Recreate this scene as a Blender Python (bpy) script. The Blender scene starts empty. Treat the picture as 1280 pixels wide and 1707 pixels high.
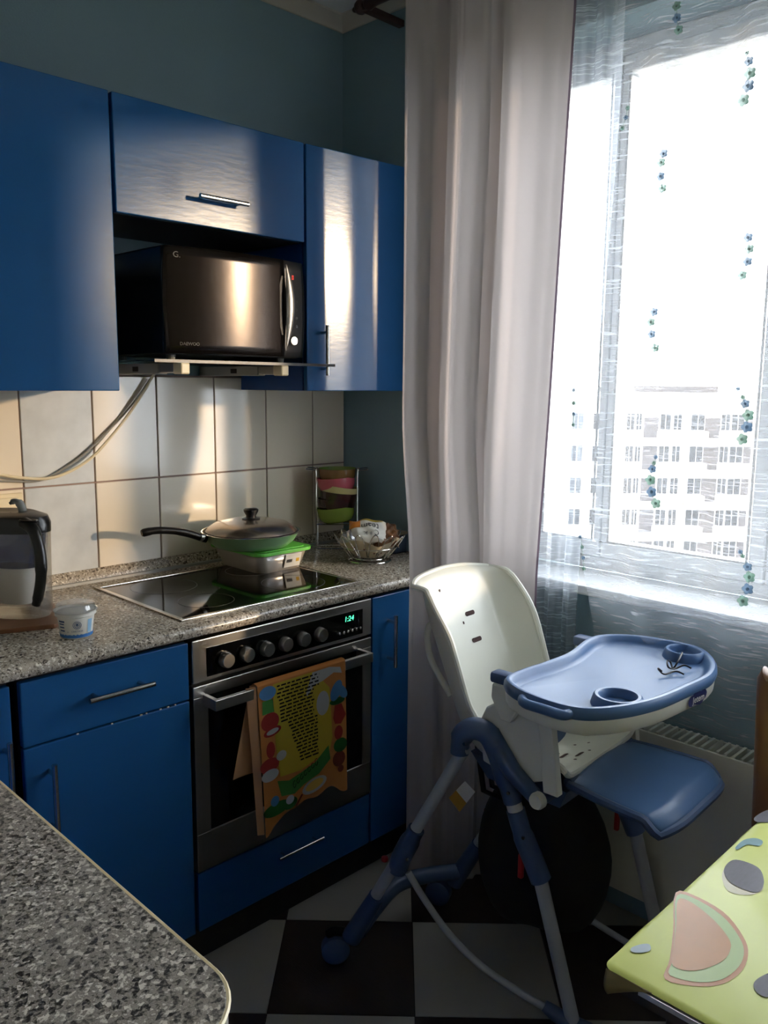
import bpy, bmesh, math, random
from mathutils import Vector, Matrix
random.seed(7)
S = bpy.context.scene
COL = S.collection

# ------------------------------------------------------------------ camera
W_, H_ = 1280.0, 1707.0
PP = (640.0, 853.5)
VP1, VP2 = (2040.0, 652.0), (-774.0, 628.0)      # kitchen-wall and window-wall vanishing points
a1 = (VP1[0]-PP[0], VP1[1]-PP[1]); a2 = (VP2[0]-PP[0], VP2[1]-PP[1])
FPX = math.sqrt(-(a1[0]*a2[0]+a1[1]*a2[1]))
_X = Vector((a1[0], a1[1], FPX)).normalized()
_Y = Vector((a2[0], a2[1], FPX)).normalized()
_Z = _X.cross(_Y)
RC = Matrix((( _X.x, _Y.x, _Z.x), (_X.y, _Y.y, _Z.y), (_X.z, _Y.z, _Z.z)))   # world -> (right, down, forward)
CAM = Vector((-2.0454, -2.2490, 1.48))
def ray(px, py): return RC.transposed() @ Vector((px-PP[0], py-PP[1], FPX))
def onX(px, py, x): r = ray(px, py); return CAM + r*((x-CAM.x)/r.x)
def onY(px, py, y): r = ray(px, py); return CAM + r*((y-CAM.y)/r.y)
def onZ(px, py, z): r = ray(px, py); return CAM + r*((z-CAM.z)/r.z)
cam = bpy.data.cameras.new('camera'); camo = bpy.data.objects.new('camera', cam); COL.objects.link(camo)
cam.sensor_fit = 'VERTICAL'; cam.sensor_height = 36.0; cam.lens = FPX/H_*36.0
cam.clip_start = 0.05; cam.clip_end = 500
rt, dn, fw = (RC.transposed() @ Vector(v) for v in ((1,0,0),(0,1,0),(0,0,1)))
m = Matrix.Identity(4)
for i in range(3):
    m[i][0] = rt[i]; m[i][1] = -dn[i]; m[i][2] = -fw[i]; m[i][3] = CAM[i]
camo.matrix_world = m
S.camera = camo

# ------------------------------------------------------------------ world, sun, exposure
wd = bpy.data.worlds.new('sky'); S.world = wd; wd.use_nodes = True
bg = wd.node_tree.nodes['Background']; bg.inputs[0].default_value = (0.93, 0.965, 1.0, 1); bg.inputs[1].default_value = 8.0
sun = bpy.data.lights.new('low_sun', 'SUN'); suno = bpy.data.objects.new('low_sun', sun); COL.objects.link(suno)
sun.energy = 3.6; sun.color = (1.0, 0.72, 0.44); sun.angle = math.radians(2.6)
suno.location = (20, -40, 8)
suno.rotation_euler = Vector((-0.68, 1.0, -0.148)).to_track_quat('-Z', 'Y').to_euler()
vs = S.view_settings; vs.view_transform = 'Standard'; vs.look = 'None'; vs.gamma = 1.0; vs.use_curve_mapping = False
vs.exposure = 0.9
S.cycles.use_denoising = True
S.cycles.max_bounces = 10; S.cycles.diffuse_bounces = 5; S.cycles.transparent_max_bounces = 24
S.cycles.caustics_reflective = False; S.cycles.caustics_refractive = False
S.cycles.sample_clamp_indirect = 8.0

# ------------------------------------------------------------------ helpers
def lin(c):
    c = c/255.0
    return c/12.92 if c <= 0.04045 else ((c+0.055)/1.055)**2.4
def rgb(r, g, b): return (lin(r), lin(g), lin(b), 1.0)

MATS = {}
def mat(name, col, rough=0.5, metal=0.0, spec=0.5, bump=0.0, bscale=60.0, var=0.0, vscale=8.0, trans=0.0, emit=None, alpha=1.0, coat=0.0, stretch=(1,1,1)):
    if name in MATS: return MATS[name]
    M = bpy.data.materials.new(name); M.use_nodes = True; MATS[name] = M
    nt = M.node_tree; n = nt.nodes; L = nt.links; b = n['Principled BSDF']
    b.inputs['Base Color'].default_value = col; b.inputs['Roughness'].default_value = rough; b.inputs['Metallic'].default_value = metal
    b.inputs['Specular IOR Level'].default_value = spec; b.inputs['Transmission Weight'].default_value = trans; b.inputs['Alpha'].default_value = alpha
    b.inputs['Coat Weight'].default_value = coat; b.inputs['Coat Roughness'].default_value = 0.08
    if emit: b.inputs['Emission Color'].default_value = emit[0]; b.inputs['Emission Strength'].default_value = emit[1]
    tc = n.new('ShaderNodeTexCoord'); mp = n.new('ShaderNodeMapping'); mp.inputs['Scale'].default_value = stretch
    L.new(tc.outputs['Object'], mp.inputs['Vector'])
    if var:
        nz = n.new('ShaderNodeTexNoise'); nz.inputs['Scale'].default_value = vscale; nz.inputs['Detail'].default_value = 4
        L.new(mp.outputs[0], nz.inputs['Vector'])
        mx = n.new('ShaderNodeMix'); mx.data_type = 'RGBA'
        mx.inputs[6].default_value = tuple(max(0, c*(1-var)) for c in col[:3])+(1,)
        mx.inputs[7].default_value = tuple(min(1, c*(1+var)) for c in col[:3])+(1,)
        L.new(nz.outputs[0], mx.inputs[0]); L.new(mx.outputs[2], b.inputs['Base Color'])
    if bump:
        nb = n.new('ShaderNodeTexNoise'); nb.inputs['Scale'].default_value = bscale; nb.inputs['Detail'].default_value = 3
        L.new(mp.outputs[0], nb.inputs['Vector'])
        bp = n.new('ShaderNodeBump'); bp.inputs['Strength'].default_value = bump; bp.inputs['Distance'].default_value = 0.002
        L.new(nb.outputs[0], bp.inputs['Height']); L.new(bp.outputs[0], b.inputs['Normal'])
    return M

def granite(name, cols, scale=220.0, rough=0.3):
    M = bpy.data.materials.new(name); M.use_nodes = True; MATS[name] = M
    nt = M.node_tree; n = nt.nodes; L = nt.links; b = n['Principled BSDF']
    tc = n.new('ShaderNodeTexCoord')
    nd = n.new('ShaderNodeTexNoise'); nd.inputs['Scale'].default_value = scale; nd.inputs['Detail'].default_value = 2.5; nd.inputs['Roughness'].default_value = 0.65
    v = n.new('ShaderNodeTexVoronoi'); v.inputs['Scale'].default_value = scale*0.9
    add = n.new('ShaderNodeMix'); add.data_type = 'RGBA'; add.inputs[0].default_value = 0.35
    L.new(tc.outputs['Object'], nd.inputs['Vector']); L.new(tc.outputs['Object'], v.inputs['Vector'])
    bw = n.new('ShaderNodeRGBToBW'); L.new(v.outputs['Color'], bw.inputs[0])
    L.new(nd.outputs[0], add.inputs[6]); L.new(bw.outputs[0], add.inputs[7])
    cr = n.new('ShaderNodeValToRGB'); cr.color_ramp.interpolation = 'LINEAR'
    el = cr.color_ramp.elements
    while len(el) < len(cols): el.new(0.5)
    for e, (p, c) in zip(el, cols): e.position = p; e.color = c
    L.new(add.outputs[2], cr.inputs[0]); L.new(cr.outputs[0], b.inputs['Base Color'])
    b.inputs['Roughness'].default_value = rough
    return M

def fabric(name, col, transl=0.45, transp=0.0, crinkle=False, bump=0.15, sheen=0.0):
    M = bpy.data.materials.new(name); M.use_nodes = True; MATS[name] = M
    nt = M.node_tree; n = nt.nodes; L = nt.links; n.clear()
    out = n.new('ShaderNodeOutputMaterial'); d = n.new('ShaderNodeBsdfDiffuse'); t = n.new('ShaderNodeBsdfTranslucent'); mx = n.new('ShaderNodeMixShader')
    d.inputs[0].default_value = col; t.inputs[0].default_value = col; mx.inputs[0].default_value = transl
    L.new(d.outputs[0], mx.inputs[1]); L.new(t.outputs[0], mx.inputs[2])
    tc = n.new('ShaderNodeTexCoord'); mp = n.new('ShaderNodeMapping'); L.new(tc.outputs['Object'], mp.inputs['Vector'])
    nz = n.new('ShaderNodeTexNoise'); nz.inputs['Detail'].default_value = 4
    L.new(mp.outputs[0], nz.inputs['Vector'])
    if crinkle:
        mp.inputs['Scale'].default_value = (5, 6, 100); nz.inputs['Scale'].default_value = 2.4; nz.inputs['Distortion'].default_value = 0.5
    else:
        mp.inputs['Scale'].default_value = (1, 1, 0.4); nz.inputs['Scale'].default_value = 25
    bp = n.new('ShaderNodeBump'); bp.inputs['Strength'].default_value = bump; bp.inputs['Distance'].default_value = 0.004
    L.new(nz.outputs[0], bp.inputs['Height']); L.new(bp.outputs[0], d.inputs['Normal']); L.new(bp.outputs[0], t.inputs['Normal'])
    if transp > 0:
        tr = n.new('ShaderNodeBsdfTransparent'); m2 = n.new('ShaderNodeMixShader')
        cr = n.new('ShaderNodeValToRGB'); cr.color_ramp.elements[0].position = 0.54; cr.color_ramp.elements[1].position = 0.66
        lo, hi = 1-transp, min(1, (1-transp)+0.30)
        cr.color_ramp.elements[0].color = (lo, lo, lo, 1); cr.color_ramp.elements[1].color = (hi, hi, hi, 1)
        L.new(nz.outputs[0], cr.inputs[0]); L.new(cr.outputs[0], m2.inputs[0])
        L.new(tr.outputs[0], m2.inputs[1]); L.new(mx.outputs[0], m2.inputs[2]); L.new(m2.outputs[0], out.inputs[0])
    else:
        L.new(mx.outputs[0], out.inputs[0])
    return M

def clear(name, tint=(1, 1, 1, 1), refl=0.06, rough=0.03, haze=0.0, hazecol=(1, 1, 1, 1)):
    M = bpy.data.materials.new(name); M.use_nodes = True; MATS[name] = M
    nt = M.node_tree; n = nt.nodes; L = nt.links; n.clear()
    out = n.new('ShaderNodeOutputMaterial'); t = n.new('ShaderNodeBsdfTransparent'); g = n.new('ShaderNodeBsdfGlossy')
    t.inputs[0].default_value = tint; g.inputs['Roughness'].default_value = rough
    fr = n.new('ShaderNodeLayerWeight'); fr.inputs[0].default_value = 0.35
    mt = n.new('ShaderNodeMath'); mt.operation = 'MULTIPLY_ADD'; mt.inputs[1].default_value = 0.5; mt.inputs[2].default_value = refl
    L.new(fr.outputs['Fresnel'], mt.inputs[0])
    mx = n.new('ShaderNodeMixShader'); L.new(mt.outputs[0], mx.inputs[0])
    src = t
    if haze > 0:
        d = n.new('ShaderNodeBsdfPrincipled'); d.inputs['Base Color'].default_value = hazecol; d.inputs['Roughness'].default_value = 0.4
        m2 = n.new('ShaderNodeMixShader'); m2.inputs[0].default_value = haze
        L.new(t.outputs[0], m2.inputs[1]); L.new(d.outputs[0], m2.inputs[2]); src = m2
    L.new(src.outputs[0], mx.inputs[1]); L.new(g.outputs[0], mx.inputs[2]); L.new(mx.outputs[0], out.inputs[0])
    return M

ORG = {}     # world origin of every thing / part
def tag(o, label=None, cat=None, group=None, kind=None):
    if label: o['label'] = label
    if cat: o['category'] = cat
    if group: o['group'] = group
    if kind: o['kind'] = kind
    return o
def thing(name, label, cat, loc, group=None, kind=None):
    o = bpy.data.objects.new(name, None); COL.objects.link(o); o.location = loc; o.empty_display_size = 0.05
    ORG[o] = Vector(loc)
    return tag(o, label, cat, group, kind)

class MB:
    def __init__(s): s.v = []; s.f = []
    def add(s, v, f):
        k = len(s.v); s.v += [tuple(p) for p in v]; s.f += [tuple(i+k for i in q) for q in f]; return s
    def box(s, x0, x1, y0, y1, z0, z1, bev=0.0, seg=2):
        if bev <= 0:
            return s.add([(x0,y0,z0),(x1,y0,z0),(x1,y1,z0),(x0,y1,z0),(x0,y0,z1),(x1,y0,z1),(x1,y1,z1),(x0,y1,z1)],
                  [(0,3,2,1),(4,5,6,7),(0,1,5,4),(1,2,6,5),(2,3,7,6),(3,0,4,7)])
        bm = bmesh.new(); bmesh.ops.create_cube(bm, size=1)
        for v in bm.verts: v.co = ((x0+x1)/2+v.co.x*(x1-x0), (y0+y1)/2+v.co.y*(y1-y0), (z0+z1)/2+v.co.z*(z1-z0))
        bmesh.ops.bevel(bm, geom=bm.edges[:], offset=bev, segments=seg, profile=0.5, affect='EDGES')
        return s.frombm(bm)
    def frombm(s, bm):
        bm.verts.index_update(); s.add([v.co[:] for v in bm.verts], [[v.index for v in f.verts] for f in bm.faces]); bm.free(); return s
    def tube(s, pts, r, seg=10, closed=False, cap=True):
        pts = [Vector(p) for p in pts]; n = len(pts)
        rr = r if isinstance(r, (list, tuple)) else [r]*n
        up = None; rings = []
        for i, p in enumerate(pts):
            a = pts[(i-1) % n] if (closed or i > 0) else p; b = pts[(i+1) % n] if (closed or i < n-1) else p
            t = (b-a).normalized()
            if up is None:
                up = t.orthogonal().normalized()
            else:
                up = (up - t*up.dot(t));  up = up.normalized() if up.length > 1e-6 else t.orthogonal().normalized()
            w = t.cross(up)
            rings.append([p+(up*math.cos(q)+w*math.sin(q))*rr[i] for q in (2*math.pi*j/seg for j in range(seg))])
        v = [q for g in rings for q in g]; f = []
        for i in range(n if closed else n-1):
            for j in range(seg):
                a = i*seg+j; b = i*seg+(j+1) % seg; c = ((i+1) % n)*seg+(j+1) % seg; d = ((i+1) % n)*seg+j
                f.append((a, b, c, d))
        if not closed and cap:
            f.append(tuple(range(seg))[::-1]); f.append(tuple((n-1)*seg+j for j in range(seg)))
        return s.add(v, f)
    def lathe(s, prof, c, seg=32, ax='z', ang0=0.0, sx=1.0, sy=1.0):
        v = []; f = []; n = len(prof)
        for k in range(seg):
            q = ang0+2*math.pi*k/seg; ca, sa = math.cos(q), math.sin(q)
            for (r, h) in prof:
                if ax == 'z': v.append((c[0]+r*ca*sx, c[1]+r*sa*sy, c[2]+h))
                elif ax == 'y': v.append((c[0]+r*ca, c[1]+h, c[2]+r*sa))
                else: v.append((c[0]+h, c[1]+r*ca, c[2]+r*sa))
        for k in range(seg):
            for i in range(n-1):
                a = k*n+i; b = ((k+1) % seg)*n+i
                f.append((a, b, b+1, a+1))
        return s.add(v, f)
    def prism(s, poly, z0, z1, ax='z'):
        n = len(poly)
        def P(p, h): return (p[0], p[1], h) if ax == 'z' else ((p[0], h, p[1]) if ax == 'y' else (h, p[0], p[1]))
        v = [P(p, z0) for p in poly]+[P(p, z1) for p in poly]
        f = [tuple(range(n))[::-1], tuple(range(n, 2*n))]+[(i, (i+1) % n, n+(i+1) % n, n+i) for i in range(n)]
        return s.add(v, f)
    def grid(s, nu, nv, fn, closeu=False):
        v = [fn(i/(nu if closeu else nu-1), j/(nv-1)) for i in range(nu) for j in range(nv)]; f = []
        for i in range(nu if closeu else nu-1):
            for j in range(nv-1):
                a = i*nv+j; b = ((i+1) % nu)*nv+j; f.append((a, b, b+1, a+1))
        return s.add(v, f)
    def poly(s, pts): return s.add(pts, [tuple(range(len(pts)))])
    def build(s, name, material, parent=None, smooth=False, label=None, recalc=True, bev=0.0, solid=0.0, sub=0, kind=None, loc=None):
        org = ORG[parent] if parent is not None else Vector(loc or (0, 0, 0))
        me = bpy.data.meshes.new(name)
        me.from_pydata([(p[0]-org.x, p[1]-org.y, p[2]-org.z) for p in s.v], [], s.f); me.update()
        if recalc:
            bm = bmesh.new(); bm.from_mesh(me); bmesh.ops.recalc_face_normals(bm, faces=bm.faces[:]); bm.to_mesh(me); bm.free()
        me.materials.append(material)
        if smooth:
            me.polygons.foreach_set('use_smooth', [True]*len(me.polygons)); me.update()
            try: me.set_sharp_from_angle(angle=math.radians(42))
            except Exception: pass
        o = bpy.data.objects.new(name, me); COL.objects.link(o)
        if parent is not None: o.parent = parent
        else: o.location = org
        ORG[o] = org
        if solid: mo = o.modifiers.new('s', 'SOLIDIFY'); mo.thickness = abs(solid); mo.offset = 0 if solid > 0 else -1
        if bev: mo = o.modifiers.new('b', 'BEVEL'); mo.width = bev; mo.segments = 2; mo.limit_method = 'ANGLE'
        if sub: mo = o.modifiers.new('d', 'SUBSURF'); mo.levels = sub; mo.render_levels = sub
        if label: o['label'] = label
        if kind: o['kind'] = kind
        return o

def struct(name, mb, m_, parent=None, **k):
    o = mb.build(name, m_, parent, **k)
    if parent is None: o['kind'] = 'structure'
    return o
def piece(me, name, parent, loc):       # alike pieces share their mesh
    o = bpy.data.objects.new(name, me); COL.objects.link(o); o.parent = parent; o.location = Vector(loc)-ORG[parent]; ORG[o] = ORG[parent]
    return o
def mesh_of(mb, name, m_):
    me = bpy.data.meshes.new(name); me.from_pydata(mb.v, [], mb.f); me.update(); me.materials.append(m_); return me
def catmull(pts, n, closed=False):
    P = [Vector(p) for p in pts]; N = len(P); out = []
    segs = N if closed else N-1
    for k in range(n):
        t = k/n*segs if closed else k/(n-1)*segs
        i = min(int(t), segs-1); q = t-i
        g = (lambda j: P[j % N]) if closed else (lambda j: P[max(0, min(N-1, j))])
        p0, p1, p2, p3 = g(i-1), g(i), g(i+1), g(i+2)
        out.append(0.5*((2*p1)+(-p0+p2)*q+(2*p0-5*p1+4*p2-p3)*q*q+(-p0+3*p1-3*p2+p3)*q**3))
    return out
def interp(tab, t):
    for (t0, v0), (t1, v1) in zip(tab, tab[1:]):
        if t <= t1:
            q = max(0, min(1, (t-t0)/(t1-t0))); q = q*q*(3-2*q); return v0+(v1-v0)*q
    return tab[-1][1]
def inset(poly, d):
    n = len(poly); out = []
    ar = sum(poly[i][0]*poly[(i+1) % n][1]-poly[(i+1) % n][0]*poly[i][1] for i in range(n))
    sg = 1 if ar > 0 else -1
    for i in range(n):
        a = Vector(poly[i-1][:2]); b = Vector(poly[(i+1) % n][:2]); t = (b-a).normalized()
        out.append(Vector((poly[i][0]-t.y*d*sg, poly[i][1]+t.x*d*sg)))
    return out
def text_verts(body, size=1.0):
    cu = bpy.data.curves.new('txt', 'FONT'); cu.body = body; cu.size = size; cu.align_x = 'CENTER'; cu.align_y = 'CENTER'; cu.resolution_u = 3
    o = bpy.data.objects.new('txt', cu); COL.objects.link(o)
    bpy.context.view_layer.update()
    me = bpy.data.meshes.new_from_object(o.evaluated_get(bpy.context.evaluated_depsgraph_get()))
    v = [(p.co.x, p.co.y) for p in me.vertices]; f = [tuple(q.vertices) for q in me.polygons]
    bpy.data.objects.remove(o); bpy.data.meshes.remove(me); bpy.data.curves.remove(cu)
    return v, f
def text_on(mb, body, size, fn):
    v, f = text_verts(body, size); return mb.add([fn(x, y) for x, y in v], f)
def arc(cx, cy, r, a0, a1, n): return [(cx+r*math.cos(math.radians(a0+(a1-a0)*i/n)), cy+r*math.sin(math.radians(a0+(a1-a0)*i/n))) for i in range(n+1)]
def rrect(x0, x1, y0, y1, r, n=5):
    return arc(x1-r, y0+r, r, -90, 0, n)+arc(x1-r, y1-r, r, 0, 90, n)+arc(x0+r, y1-r, r, 90, 180, n)+arc(x0+r, y0+r, r, 180, 270, n)

# ------------------------------------------------------------------ materials
M_wall = mat('wall_paint', rgb(120, 146, 156), 0.6, bump=0.25, bscale=180, var=0.04)
M_wallw = mat('window_wall_paint', rgb(120, 146, 156), 0.6, bump=0.25, bscale=180, var=0.04)
M_cream = mat('cream_bounce_wall', rgb(226, 220, 206), 0.8)  # unseen walls only, made pale to bounce more light into the room
M_ceil = mat('ceiling_white', rgb(222, 222, 218), 0.8, bump=0.1)
M_corn = mat('cornice_plaster', rgb(190, 182, 168), 0.7, bump=0.1, bscale=40)
M_tile = mat('tile_glaze', rgb(234, 222, 202), 0.16, bump=0.12, bscale=7, var=0.05, vscale=5, coat=0.4)
M_tiled = mat('tile_glaze_painted', rgb(208, 212, 214), 0.16, bump=0.12, bscale=7, var=0.22, vscale=14, coat=0.4)
M_grout = mat('grout', rgb(150, 128, 118), 0.9)
M_blue = mat('blue_gloss_paint', rgb(34, 84, 134), 0.20, spec=0.24, bump=0.06, bscale=60, var=0.06, coat=0.10, stretch=(0.4, 1, 1.5))
M_bluedk = mat('blue_board', rgb(10, 66, 135), 0.35)
M_black = mat('black_board', rgb(22, 22, 24), 0.5)
M_gap = mat('dark_carcass', rgb(14, 20, 34), 0.6)
M_steel = mat('brushed_steel', rgb(178, 174, 168), 0.32, metal=1.0, bump=0.08, bscale=300, stretch=(0.05, 1, 6))
M_chrome = mat('polished_steel', rgb(205, 202, 196), 0.16, metal=1.0)
M_dglass = mat('black_glass', rgb(8, 8, 9), 0.05, spec=0.6)
M_oveng = mat('oven_glass', rgb(9, 9, 10), 0.12, spec=0.5)
M_blackpl = mat('black_plastic', rgb(16, 16, 18), 0.3)
M_greypl = mat('grey_plastic', rgb(150, 150, 145), 0.45)
M_white = mat('white_plastic', rgb(222, 222, 210), 0.28, var=0.02)
M_hcblue = mat('highchair_blue', rgb(76, 106, 146), 0.36, spec=0.35)
M_hcdark = mat('highchair_frame_blue', rgb(68, 88, 122), 0.4)
M_tubew = mat('highchair_tube', rgb(176, 180, 184), 0.35)
M_red = mat('red_plastic', rgb(170, 40, 40), 0.4)
M_bagblk = mat('black_nylon', rgb(22, 22, 24), 0.8, bump=0.3)
M_granite = granite('granite_laminate', [(0.32, rgb(50, 44, 40)), (0.42, rgb(136, 124, 110)), (0.50, rgb(190, 178, 160)), (0.56, rgb(146, 134, 120)), (0.65, rgb(230, 222, 206))], 210, 0.22)
M_granite2 = granite('granite_laminate_coarse', [(0.34, rgb(34, 31, 30)), (0.43, rgb(100, 94, 87)), (0.50, rgb(148, 140, 129)), (0.56, rgb(116, 108, 101)), (0.64, rgb(196, 188, 176))], 210, 0.35)
M_edge = mat('edge_band', rgb(232, 214, 172), 0.35)
M_fdark = mat('floor_tile_dark', rgb(56, 46, 42), 0.45, bump=0.3, bscale=80, var=0.25, vscale=30, stretch=(6, 0.6, 1))
M_flight = mat('floor_tile_light', rgb(166, 162, 152), 0.4, var=0.05)
M_subfl = mat('subfloor', rgb(40, 36, 34), 0.8)
M_pvc = mat('window_pvc', rgb(225, 228, 230), 0.3)
M_pane = clear('window_glass', (0.97, 0.985, 1, 1), 0.03)
M_curt = fabric('curtain_cloth', rgb(198, 188, 184), 0.42, bump=0.2)
M_hem = fabric('curtain_hem', rgb(120, 104, 116), 0.25)
M_sheer = fabric('sheer_organza', rgb(226, 231, 238), 0.55, transp=0.80, crinkle=True, bump=0.3)
M_sheer2 = fabric('sheer_organza_plain', rgb(226, 234, 244), 0.6, transp=0.70, crinkle=True, bump=0.25)
M_rod = mat('dark_wood', rgb(62, 44, 40), 0.4)
M_green = mat('pan_green', rgb(150, 188, 140), 0.3)
M_lidg = mat('box_lid_green', rgb(104, 196, 76), 0.35)
M_paper = mat('paper_white', rgb(232, 228, 218), 0.6)
M_foil = mat('foil', rgb(190, 190, 195), 0.3, metal=0.8, bump=0.8, bscale=60)
M_orange = mat('wrapper_orange', rgb(214, 130, 40), 0.35, bump=0.4, bscale=30)
M_brownw = mat('wrapper_brown', rgb(120, 80, 50), 0.35, bump=0.5, bscale=40, var=0.5, vscale=40)
M_ink = mat('ink_black', rgb(24, 22, 26), 0.6)
M_inkb = mat('ink_blue', rgb(60, 120, 190), 0.5)
M_inkbd = mat('ink_darkblue', rgb(40, 70, 120), 0.5)
M_beige = mat('cream_plastic', rgb(226, 212, 178), 0.4)

# ------------------------------------------------------------------ room shell
ZC = 2.685
XL, YF = -3.25, -3.7
fl = struct('floor', MB().box(XL, 0, YF, 0, -0.05, -0.004), M_subfl)
# diagonal 35 cm floor tiles
ux, uy = Vector((0.695, -0.719)), Vector((0.719, 0.695)); T0 = Vector((-0.721, -0.562)); side = 0.3515
def clip(poly, ax, val, keep_less):
    out = []
    for i in range(len(poly)):
        a, b = poly[i-1], poly[i]
        ia = (a[ax] <= val) if keep_less else (a[ax] >= val); ib = (b[ax] <= val) if keep_less else (b[ax] >= val)
        if ia != ib:
            t = (val-a[ax])/(b[ax]-a[ax]); out.append(a+(b-a)*t)
        if ib: out.append(b)
    return out
for i in range(-12, 13):
    for j in range(-12, 13):
        g = 0.0012; o0 = T0+ux*side*i+uy*side*(j-1)
        P = [o0+ux*g+uy*g, o0+ux*(side-g)+uy*g, o0+ux*(side-g)+uy*(side-g), o0+ux*g+uy*(side-g)]
        for ax, val, kl in ((0, -0.002, True), (0, XL+0.002, False), (1, -0.002, True), (1, YF+0.002, False)):
            P = clip(P, ax, val, kl) if len(P) > 2 else P
        if len(P) < 3: continue
        dark = (i+j) % 2 == 0
        MB().prism([(p.x, p.y) for p in P], -0.004, 0.0).build('floor_tile', M_fdark if dark else M_flight, fl)

wb = struct('wall_back', MB().box(XL, 0.4, 0, 0.15, -0.05, ZC+0.1), M_wall)
MB().box(-2.4, -0.0005, -0.008, -0.0004, 0.6, 1.5).build('grout', M_grout, wb)
tw, th, gp = 0.2013, 0.300, 0.0022
tme = {}
for k in range(12):
    x1 = -0.1505-tw*(k-1); x0 = x1-tw
    if x1 > 0: x1 = -0.002
    for r in range(3):
        z0 = 0.597+r*th; z1 = min(z0+th, 1.498)
        if x0 < -2.4: continue
        deco = (k == 5)
        key = (round(x1-x0, 4), deco)
        if key not in tme:
            w = (x1-x0)/2-gp; h = th/2-gp
            tme[key] = mesh_of(MB().box(-w, w, -0.003, 0.003, -h, h, 0.0014, 1), 'wall_tile', M_tiled if deco else M_tile)
        piece(tme[key], 'wall_tile', wb, ((x0+x1)/2, -0.0095, (z0+th/2)))

WY0, WY1, WZ0, WZ1 = -2.50, -0.70, 0.93, 2.42
mw = MB()
mw.box(0, 0.34, YF-0.1, WY0, -0.05, ZC+0.1); mw.prism([(0, -0.62), (0, 0), (0.34, 0), (0.34, WY1), (0.165, WY1)], -0.05, ZC+0.1)
mw.prism([(0, WY0), (0.34, WY0), (0.34, WY1), (0.165, WY1), (0, -0.62)], -0.05, WZ0-0.03); mw.prism([(0, WY0), (0.34, WY0), (0.34, WY1), (0.165, WY1), (0, -0.62)], WZ1, ZC+0.1)
wr = struct('wall_right', mw, M_wallw)
struct('wall_left', MB().box(XL-0.12, XL, YF-0.1, 0, -0.05, ZC+0.1), M_cream)
struct('wall_front', MB().box(XL, 0, YF-0.12, YF, -0.05, ZC+0.1), M_cream)
struct('ceiling', MB().box(XL-0.1, 0.3, YF-0.1, 0.1, ZC, ZC+0.1), M_ceil)
# plaster cornices
prof = [(0, ZC), (-0.052, ZC), (-0.052, ZC-0.006), (-0.040, ZC-0.012), (-0.022, ZC-0.022), (-0.010, ZC-0.030), (-0.008, ZC-0.035), (0, ZC-0.035)]
struct('trim_1', MB().prism([(p[0], p[1]) for p in prof], XL, -0.0, 'x'), M_corn, smooth=True)
struct('trim_2', MB().prism([(p[0], p[1]) for p in prof], YF, -0.0, 'y'), M_corn, smooth=True)

# window
win = thing('window_1', 'white plastic window behind the sheer curtain, glaring with daylight', None, (0.2, -1.3, WZ0), kind='structure')
fx0, fx1 = 0.165, 0.235
cols = [(-0.770, -0.952), (-1.0, -1.413), (-1.50, -2.40)]
mf = MB()
mf.box(fx0, fx1, WY0, WY1, WZ0, WZ0+0.04); mf.box(fx0, fx1, WY0, WY1, WZ1-0.04, WZ1)
mf.box(fx0, fx1, WY0, WY0+0.04, WZ0+0.04, WZ1-0.04); mf.box(fx0, fx1, WY1-0.04, WY1, WZ0+0.04, WZ1-0.04)
mf.build('frame', M_pvc, win, bev=0.004)
PZ0, PZ1 = 1.018, 2.33
for i, (ya, yb) in enumerate(cols):
    e0 = WY1-0.04 if i == 0 else (cols[i-1][1]+ya)/2-0.002
    e1 = WY0+0.04 if i == 2 else (cols[i+1][0]+yb)/2+0.002
    ms = MB()
    ms.box(fx0-0.012, fx1-0.01, e1, e0, WZ0+0.042, PZ0); ms.box(fx0-0.012, fx1-0.01, e1, e0, PZ1, WZ1-0.042)
    ms.box(fx0-0.012, fx1-0.01, ya, e0, PZ0, PZ1); ms.box(fx0-0.012, fx1-0.01, e1, yb, PZ0, PZ1)
    sa = ms.build('sash', M_pvc, win, bev=0.005)
    MB().box(0.198, 0.202, yb-0.004, ya+0.004, PZ0-0.004, PZ1+0.004).build('pane', M_pane, sa)
    mg = MB()
    for q in ((ya, ya-0.006), (yb+0.006, yb)): mg.box(0.150, 0.1535, q[1], q[0], PZ0, PZ1)
    mg.box(0.150, 0.1535, yb, ya, PZ0, PZ0+0.006)
    mg.build('gasket', M_greypl, sa)
struct('trim_3', MB().box(-0.045, fx0+0.01, WY0-0.03, WY1+0.03, WZ0-0.028, WZ0-0.001, 0.006), M_pvc, label='white window sill board')

# ------------------------------------------------------------------ outside: far apartment block
fh = Vector((fw.x, fw.y, 0)).normalized(); rh = Vector((fh.y, -fh.x, 0))
D = 73.0
M_conc = mat('facade_panels', rgb(190, 186, 178), 0.9, var=0.05, vscale=0.3)
M_wing = mat('facade_window_glass', rgb(16, 15, 15), 0.3, spec=0.2)
M_wfr = mat('facade_window_frame', rgb(240, 240, 236), 0.6)
M_rec = mat('facade_dark', rgb(52, 46, 44), 0.9)
B0 = Vector((CAM.x, CAM.y, 0))+fh*D
bld = thing('apartment_building', 'tall pale panel apartment block with balconies seen outside through the window', 'building', (B0.x, B0.y, -30))
def FB(mb, a0, a1, d0, d1, z0, z1):     # box in facade axes: a along the facade, d towards us
    P = [B0+rh*a+(-fh)*d+Vector((0, 0, z)) for z in (z0, z1) for (a, d) in ((a0, d0), (a1, d0), (a1, d1), (a0, d1))]
    return mb.add(P, [(0,3,2,1),(4,5,6,7),(0,1,5,4),(1,2,6,5),(2,3,7,6),(3,0,4,7)])
FB(MB(), -10, 62, -14, 0, -34, 0.6).build('wall', M_conc, bld)
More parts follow.
